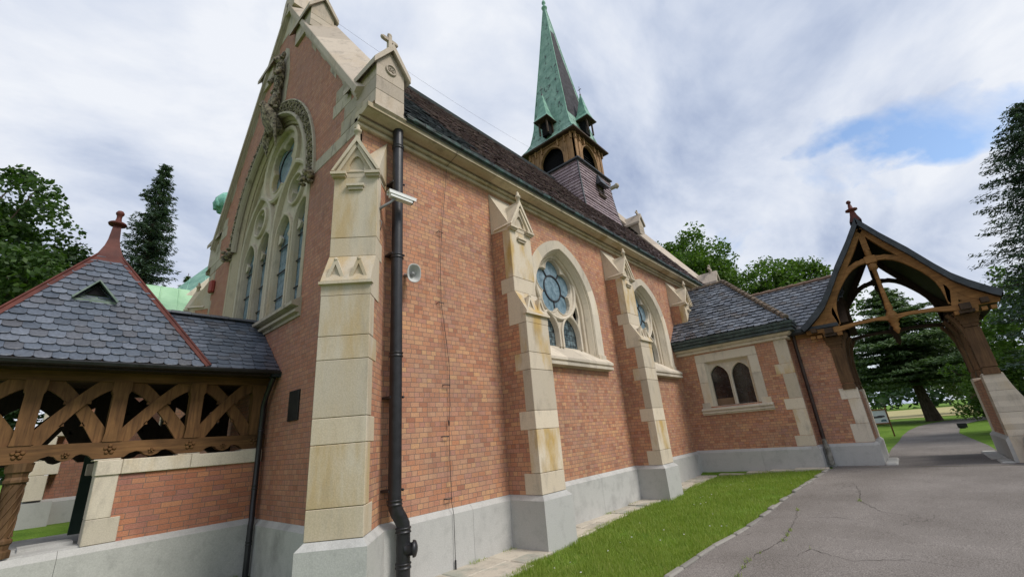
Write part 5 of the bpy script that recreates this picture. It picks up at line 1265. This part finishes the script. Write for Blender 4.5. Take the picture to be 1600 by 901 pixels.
# ================================================================== small things fixed to the walls
t_ = thing('security_camera', 'white security camera on a bracket beside the black corner downpipe', 'security camera', (3.12, 5.12, 5.3))
b = B(); F = Fr((3.20, 5.08, 5.46), (1, -.18, -.10), (0, 0, 1)); 
b.prism([(-.0, -.045), (.36, -.045), (.36, .045), (0, .045)], F, -.05, .05); b.build('housing', 'white', t_)
b = B(); b.prism([(-.03, .046), (.43, .046), (.43, .06), (-.03, .06)], F, -.062, .062); b.box((-.03, .0, .052), (.42, .058, .062), F); b.box((-.03, .0, -.062), (.42, .058, -.052), F); b.build('sunshield', 'white', t_)
b = B(); b.box((.361, -.04, -.045), (.375, .04, .045), F); b.lathe([(.03, 0), (.03, .02), (.02, .022)], F(.37, 0, 0), F.u, 12); b.build('lens', 'iron', t_)
b = B(); b.tube([(3.09, 5.28, 5.20), (3.12, 5.17, 5.24), (3.22, 5.10, 5.33), (3.29, 5.07, 5.42)], [.03, .022, .02, .025], 8); b.box((3.05, 5.25, 5.12), (3.11, 5.33, 5.28)); b.tube([(3.09, 5.3, 5.15), (3.14, 5.2, 5.0), (3.18, 5.3, 4.9), (3.16, 5.4, 5.1)], .008, 5); b.build('bracket', 'grey', t_)
t_ = thing('loudspeaker', 'grey horn loudspeaker on the brick wall right of the black downpipe', 'loudspeaker', (3.74, 5.47, 4.3))
ax = V((-.25, -1, -.12)).normalized(); o = V((3.75, 5.24, 4.31)); F = Fr(o, ax.cross(V((0, 0, 1))).normalized()*-1, V((.18, 0, 1)), ax)
F.u = V((0, 0, 1)).cross(ax).normalized(); F.v = ax.cross(F.u).normalized(); F.w = ax
def sup(rx, ry, w_, n=24, e=.8): return [F(rx*math.copysign(abs(math.cos(a))**e, math.cos(a)), ry*math.copysign(abs(math.sin(a))**e, math.sin(a)), w_) for a in [2*math.pi*i/n for i in range(n)]]
b = B(); b.rings([sup(.02, .02, -.16, e=1), sup(.05, .05, -.155, e=1), sup(.06, .07, -.08, e=.9), sup(.085, .11, -.03), sup(.105, .145, .02), sup(.115, .155, .03), sup(.11, .15, .035), sup(.095, .13, .02), sup(.07, .095, -.03), sup(.04, .05, -.07, e=1), sup(.001, .001, -.075, e=1)], True, True); b.build('horn', m_noise('speaker_shell', (.42, .42, .41), (.52, .52, .50), 4, .5, bs=0), t_)
b = B(); b.lathe([(.03, -.07), (.032, -.02), (.022, -.005), (.005, 0)], F(0, 0, .0), F.w, 12); b.build('driver_cap', 'grey', t_)
b = B(); b.tube([F(0, 0, -.15), (3.76, 5.495, 4.36)], .03, 8); b.build('wall_mount', 'grey', t_)
b = B(); b.cbox((-7.5, 2.26, -.01), (-7.13, 2.735, .03), FG, .006); pl = b.build('wall_plaque', m_noise('plaque_black', (.012, .012, .012), (.022, .022, .02), 5, .55), None)
tag(pl, 'black rectangular plaque on the gable brick between porch and corner buttress', 'plaque')
b = B(); b.cbox((-13.52, 6.15, 0), (-13.30, 6.5, .12), FG, .03); sr = b.build('alarm_siren', m_noise('siren_red', (.30, .06, .05), (.34, .08, .06), 3, .5), None); tag(sr, 'small red and white alarm siren high on the left edge of the gable', 'alarm siren')
b = B(); b.cbox((-13.56, 6.13, 0), (-13.44, 6.52, .05), FG, .01); b.build('back_plate', 'white', sr)
b = B(); pts = [(4.68, 5.10, 7.05), (4.68, 5.12, 6.95), (4.68, 5.44, 6.85), (4.66, 5.45, 6.5), (4.52, 5.45, 5.36), (4.48, 5.46, 4.7), (4.475, 5.46, 4.0), (4.56, 5.46, 3.4), (4.61, 5.46, 2.95), (4.60, 5.46, 2.3), (4.56, 5.45, 2.03), (4.555, 5.45, 1.6), (4.56, 5.44, .9), (4.56, 5.40, .72), (4.565, 5.40, .02)]
b.tube(pts, .0045, 5); cb_ = b.build('lightning_cable', 'iron', None); tag(cb_, 'thin dark lightning conductor cable running down the brick side wall', 'cable')
b = B()
for z, x in ((5.36, 4.50), (4.0, 4.47), (2.62, 4.55), (1.83, 4.50), (.95, 4.52)): b.tube([(x-.06, 5.495, z), (x-.06, 5.44, z), (x+.05, 5.44, z-.004)], .008, 5)
b.blob((4.56, 5.45, 2.03), (.014, .014, .05), 5); b.tube([(4.565, 5.40, .0), (4.565, 5.40, .15)], .013, 6); b.build('wall_hook', 'iron', cb_)
b = B(); w0, w1 = V((3.3, 9.8, 14.25)), V((15.1, 9.8, 14.55)); b.tube([w0.lerp(w1, i/12)+V((0, 0, -.25*math.sin(math.pi*i/12))) for i in range(13)], .003, 4); tag(b.build('ridge_wire', 'iron', None), 'thin wire stretched above the nave ridge between gable and spire', 'wire')

# ================================================================== beyond the gate
t_ = thing('info_board', 'information board with a framed picture panel on wooden posts beyond the gate', 'sign', (29, 1.1, .25))
FI = Fr((29, 0, 0), (0, -1, 0), (0, 0, 1))
b = B(); b.box((-.955, .25, -.03), (-.895, 1.65, .03), FI); b.box((-2.05, .25, -.03), (-1.99, 1.65, .03), FI); b.build('post', 'wood', t_)
b = B(); b.box((-1.99, 1.50, -.025), (-.955, 1.56, .035), FI); b.box((-1.99, .84, -.025), (-.955, .90, .035), FI); b.build('frame', 'wood_y', t_)
b = B(); b.box((-1.985, .90, -.01), (-.957, 1.50, .01), FI); pn = b.build('panel', m_noise('panel_white', (.55, .60, .64), (.68, .70, .72), 2, .5, bs=0), t_)
b = B(); b.prism([(-1.9, 1.18), (-1.55, 1.18), (-1.53, 1.24), (-1.50, 1.34), (-1.46, 1.24), (-1.40, 1.22), (-1.25, 1.26), (-1.05, 1.25), (-1.03, 1.18), (-1.2, 1.14), (-1.6, 1.13)], FI, .0105, .014); b.build('printed_silhouette', m_noise('print_dark', (.05, .05, .06), (.12, .1, .1), 8, .5, bs=0), pn)
b = B(); b.prism([(-1.25, .96), (-1.02, .96), (-1.03, 1.05), (-1.12, 1.07), (-1.22, 1.04)], FI, .0105, .014); b.build('printed_picture', m_noise('print_blue', (.05, .12, .16), (.15, .22, .25), 12, .5, bs=0), pn)
b = B(); b.cbox((33.6, -2.0, .27), (33.9, -1.62, .50), None, .02); b.cbox((33.57, -1.9, .23), (33.93, -1.7, .27)); b.box((33.585, -1.95, .32), (33.6, -1.67, .46)); tag(b.build('floodlight', 'iron', None), 'small black floodlight box on the lawn right of the path', 'floodlight')
# ================================================================== trees
def leaf_quads(b, c, r, n, size, rg, flat=.75, up=.0):
    vs = []; fs = []; n0 = 0
    for _ in range(n):
        while True:
            p = V((rg.uniform(-1, 1), rg.uniform(-1, 1), rg.uniform(-1, 1)))
            if p.length_squared < 1: break
        p = V((p.x*r, p.y*r, p.z*r*flat))+c; s = size*rg.uniform(.6, 1.3)
        u = V((rg.gauss(0, 1), rg.gauss(0, 1), rg.gauss(0, .7))).normalized(); v = u.cross(V((rg.gauss(0, 1), rg.gauss(0, 1), rg.gauss(0, 1)))).normalized()
        vs += [p-u*s*.5, p+v*s*.32, p+u*s*.5, p-v*s*.32]; fs.append((n0, n0+1, n0+2, n0+3)); n0 += 4
    b.add(vs, fs)
def broadleaf(name, label, loc, h, rad, z0, mat, seed, clumps=110, leaves=85, size=.28, cr=.85, group=None, trunk_r=.28, flat=.8):
    rg = random.Random(seed); t = thing(name, label, 'tree', loc, group); L0 = V(loc)
    top = L0+V((rg.uniform(-.4, .4), rg.uniform(-.4, .4), h*.8)); b = B(); tr = [L0+V((0, 0, -.3)), L0+V((.05, 0, h*.1)), L0.lerp(top, .35)+V((rg.uniform(-.2, .2), rg.uniform(-.2, .2), 0)), L0.lerp(top, .7), top]
    b.tube(tr, [trunk_r*1.5, trunk_r, trunk_r*.75, trunk_r*.45, .05], 10)
    cb = B(); cen = L0+V((0, 0, (z0+h)/2)); hz = (h-z0)/2; C = []
    while len(C) < clumps:
        d = V((rg.gauss(0, 1), rg.gauss(0, 1), rg.gauss(0, 1))).normalized(); q = rg.uniform(.25, 1)**.55
        f = 1+.42*noise.noise(d*1.7+V((seed, seed*.3, 0)))+.16*noise.noise(d*4.2+V((seed, 0, 0)))
        p = cen+V((d.x*rad*f*q, d.y*rad*f*q, d.z*hz*f*q*(1 if d.z > 0 else .8)))
        if p.z > L0.z+h: p.z = L0.z+h-rg.random()*.4
        C.append((p, q))
    for i, (p, q) in enumerate(C):
        leaf_quads(cb, p, cr*rg.uniform(.6, 1.25), int(leaves*rg.uniform(.6, 1.2)), size, rg, flat)
        if i % 4 == 0:
            s0 = tr[2].lerp(top, rg.uniform(0, .8)); m = s0.lerp(p, .5)+V((rg.uniform(-.2, .2), rg.uniform(-.2, .2), -.25)); b.tube([s0, m, p], [trunk_r*.3, trunk_r*.18, .02], 5)
    b.build('trunk', 'bark', t, fix=False); cb.build('crown', mat, t, fix=False); return t
def conifer(name, label, loc, h, rad, z0, mat, seed, whorls=34, per=9, size=.22, group=None, droop=.25, dens=1.0, power=.9, taper_top=.03, cluster=.3):
    rg = random.Random(seed); t = thing(name, label, 'tree', loc, group); L0 = V(loc); b = B(); cb = B(); n0 = 0; vs = []; fs = []
    b.tube([L0+V((0, 0, -.3)), L0+V((0, 0, h*.5)), L0+V((rg.uniform(-.1, .1), 0, h))], [h*.018+.05, h*.011+.03, .02], 8)
    for k in range(whorls):
        z = z0+(h-z0)*(k+rg.random()*.8)/whorls; rr = rad*max(taper_top, 1-(z-z0)/(h-z0))**power
        for j in range(per):
            a = rg.random()*6.283; l = rr*rg.uniform(.5, 1.12); p0 = L0+V((0, 0, z)); d = V((math.cos(a), math.sin(a), 0)); n = max(2, int(l/.22*dens))
            pts = []
            for i in range(n+1):
                q = i/n; pts.append(p0+d*l*q+V((0, 0, -droop*l*q+droop*.85*l*q*q+rg.uniform(-.02, .02))))
            if j % 3 == 0 and l > .5: b.tube([pts[0], pts[len(pts)//2], pts[-1]], [.03, .02, .008], 4)
            side = V((-d.y, d.x, 0))
            for i, p in enumerate(pts[1:], 1):
                wd = cluster*l*(.35+.65*math.sin(math.pi*min(1, i/n*.9+.1)))
                for _ in range(int(7*dens)):
                    c = p+side*rg.uniform(-wd, wd)+d*rg.uniform(-.12, .12)+V((0, 0, rg.uniform(-.10, .06))); s = size*rg.uniform(.6, 1.3)
                    u = (d*rg.uniform(.2, 1)+side*rg.uniform(-1, 1)+V((0, 0, rg.uniform(-.7, .3)))).normalized(); v = u.cross(V((rg.gauss(0, .5), rg.gauss(0, .5), 1))).normalized()
                    vs += [c-u*s*.5, c+v*s*.16, c+u*s*.5, c-v*s*.16]; fs.append((n0, n0+1, n0+2, n0+3)); n0 += 4
    cb.add(vs, fs); b.build('trunk', 'bark', t, fix=False); cb.build('crown', mat, t, fix=False); return t
broadleaf('broadleaf_tree', 'dark broadleaf tree at the far left above the porch roof', (-3.8, 27.5, .7), 13.9, 4.5, 4.0, 'leaf_dark', 3, 380, 150, .24, .8)
broadleaf('broadleaf_tree', 'lower rounded dark tree just left of the tall spruce, behind the porch roof', (.9, 29.5, .7), 11.6, 2.5, 4, 'leaf_deep', 5, 170, 120, .24, .7)
conifer('spruce_tree', 'tall blue green spruce rising behind the red porch finial', (3.15, 30.5, .7), 18.9, 2.55, 2, 'needle', 11, 80, 14, .2, droop=.42, power=.62, cluster=.22, dens=1.3)
conifer('pine_tree', 'pine whose twigs show above the green copper roof behind the gable', (6.9, 40, .7), 15.5, 3, 6, 'needle_pine', 12, 20, 6, .3)
broadleaf('broadleaf_tree', 'green broadleaf tree directly behind the far end of the nave roof', (31, 9.4, .25), 14.9, 3.3, 5, 'leaf_mid', 21, 240, 130, .23, .75)
broadleaf('broadleaf_tree', 'green broadleaf tree above the passage roof, left of the gateway gable', (34, 4.3, .25), 11.9, 2.9, 4, 'leaf_mid', 25, 210, 130, .23, .75)
broadleaf('broadleaf_tree', 'small green tree between the two larger ones behind the annex roof', (36, 7.6, .25), 12.4, 2.3, 4, 'leaf_mid', 26, 120, 110, .25, .7)
CED = conifer('cedar_tree', 'broad dark conifer with thick leaning trunk seen through the gateway arch', (48.5, -.9, .25), 11.2, 7.2, 2.9, 'needle_pine', 31, 30, 10, .42, droop=.06, dens=1.2, power=.72, cluster=.3)
b_ = B(); b_.tube([(48.3, -1.3, -.1), (48.4, -1.1, 1.6), (48.5, -.8, 4.2)], [.5, .36, .3], 12); o_ = b_.build('trunk', 'bark', CED, fix=False)
conifer('pine_tree', 'tall pine at the right edge of the photo, right of the gateway', (27, -7.5, .25), 13.6, 4.9, .8, 'needle', 41, 84, 15, .17, droop=.10, power=.55, cluster=.2, dens=1.5)
broadleaf('shrub', 'leafy green shrub beside the path just left of the right stone pier', (27.5, -2.95, .2), 3.3, 1.2, .1, 'leaf_mid', 51, 90, 110, .13, .45, trunk_r=.05)
bl = [((41, 6.5, .25), 10.5, 3.4, 1.6, 'leaf_mid', 'pale green tree behind the info board, seen through the gateway'), ((54, 9, .25), 14, 5, 1.5, 'leaf_dark', 'dark tree farther back behind the info board'),
      ((70, -5.5, .25), 11, 5.5, 1.2, 'leaf_dark', 'distant dark tree right behind the bend of the path'), ((45, -9.5, .25), 10.5, 4.6, 1.0, 'leaf_mid', 'dark tree behind the shrub, right of the path'),
      ((38, -13.5, .25), 7.5, 4.2, .8, 'leaf_deep', 'bushy tree behind the tall pine at the right edge'), ((66, 9, .25), 13, 6, 1.5, 'leaf_dark', 'distant rounded tree left of the thick leaning trunk'),
      ((-2.6, 21, .7), 6.5, 2.6, .2, 'leaf_deep', 'low dark tree seen through the left end of the timber porch'), ((-14, 30, .7), 12, 5, 2, 'leaf_deep', 'dark tree beyond the left frame edge behind the porch')]
for i, (l, h, r, z0, m, lab) in enumerate(bl): broadleaf('broadleaf_tree', lab, l, h, r, z0, m, 60+i, 120, 80, .34, 1.05, group='trees beyond the gateway' if l[0] > 20 else None)
# far wood along the horizon: reads as one mass
b_ = B(); rg = random.Random(99)
for i in range(170):
    a = R_(-75+i*1.05); D = 150+rg.uniform(-12, 25); p = V((D*math.cos(a), D*math.sin(a), 0)); hh = rg.uniform(7, 13)
    for k in range(5): leaf_quads(b_, p+V((rg.uniform(-3, 3), rg.uniform(-3, 3), hh*(.25+.17*k))), 3.6-.35*k, 60, 1.5, rg)
tag(b_.build('far_wood', 'leaf_deep', fix=False), 'distant dark green wood along the horizon beyond the meadow', 'wood', kind='stuff')
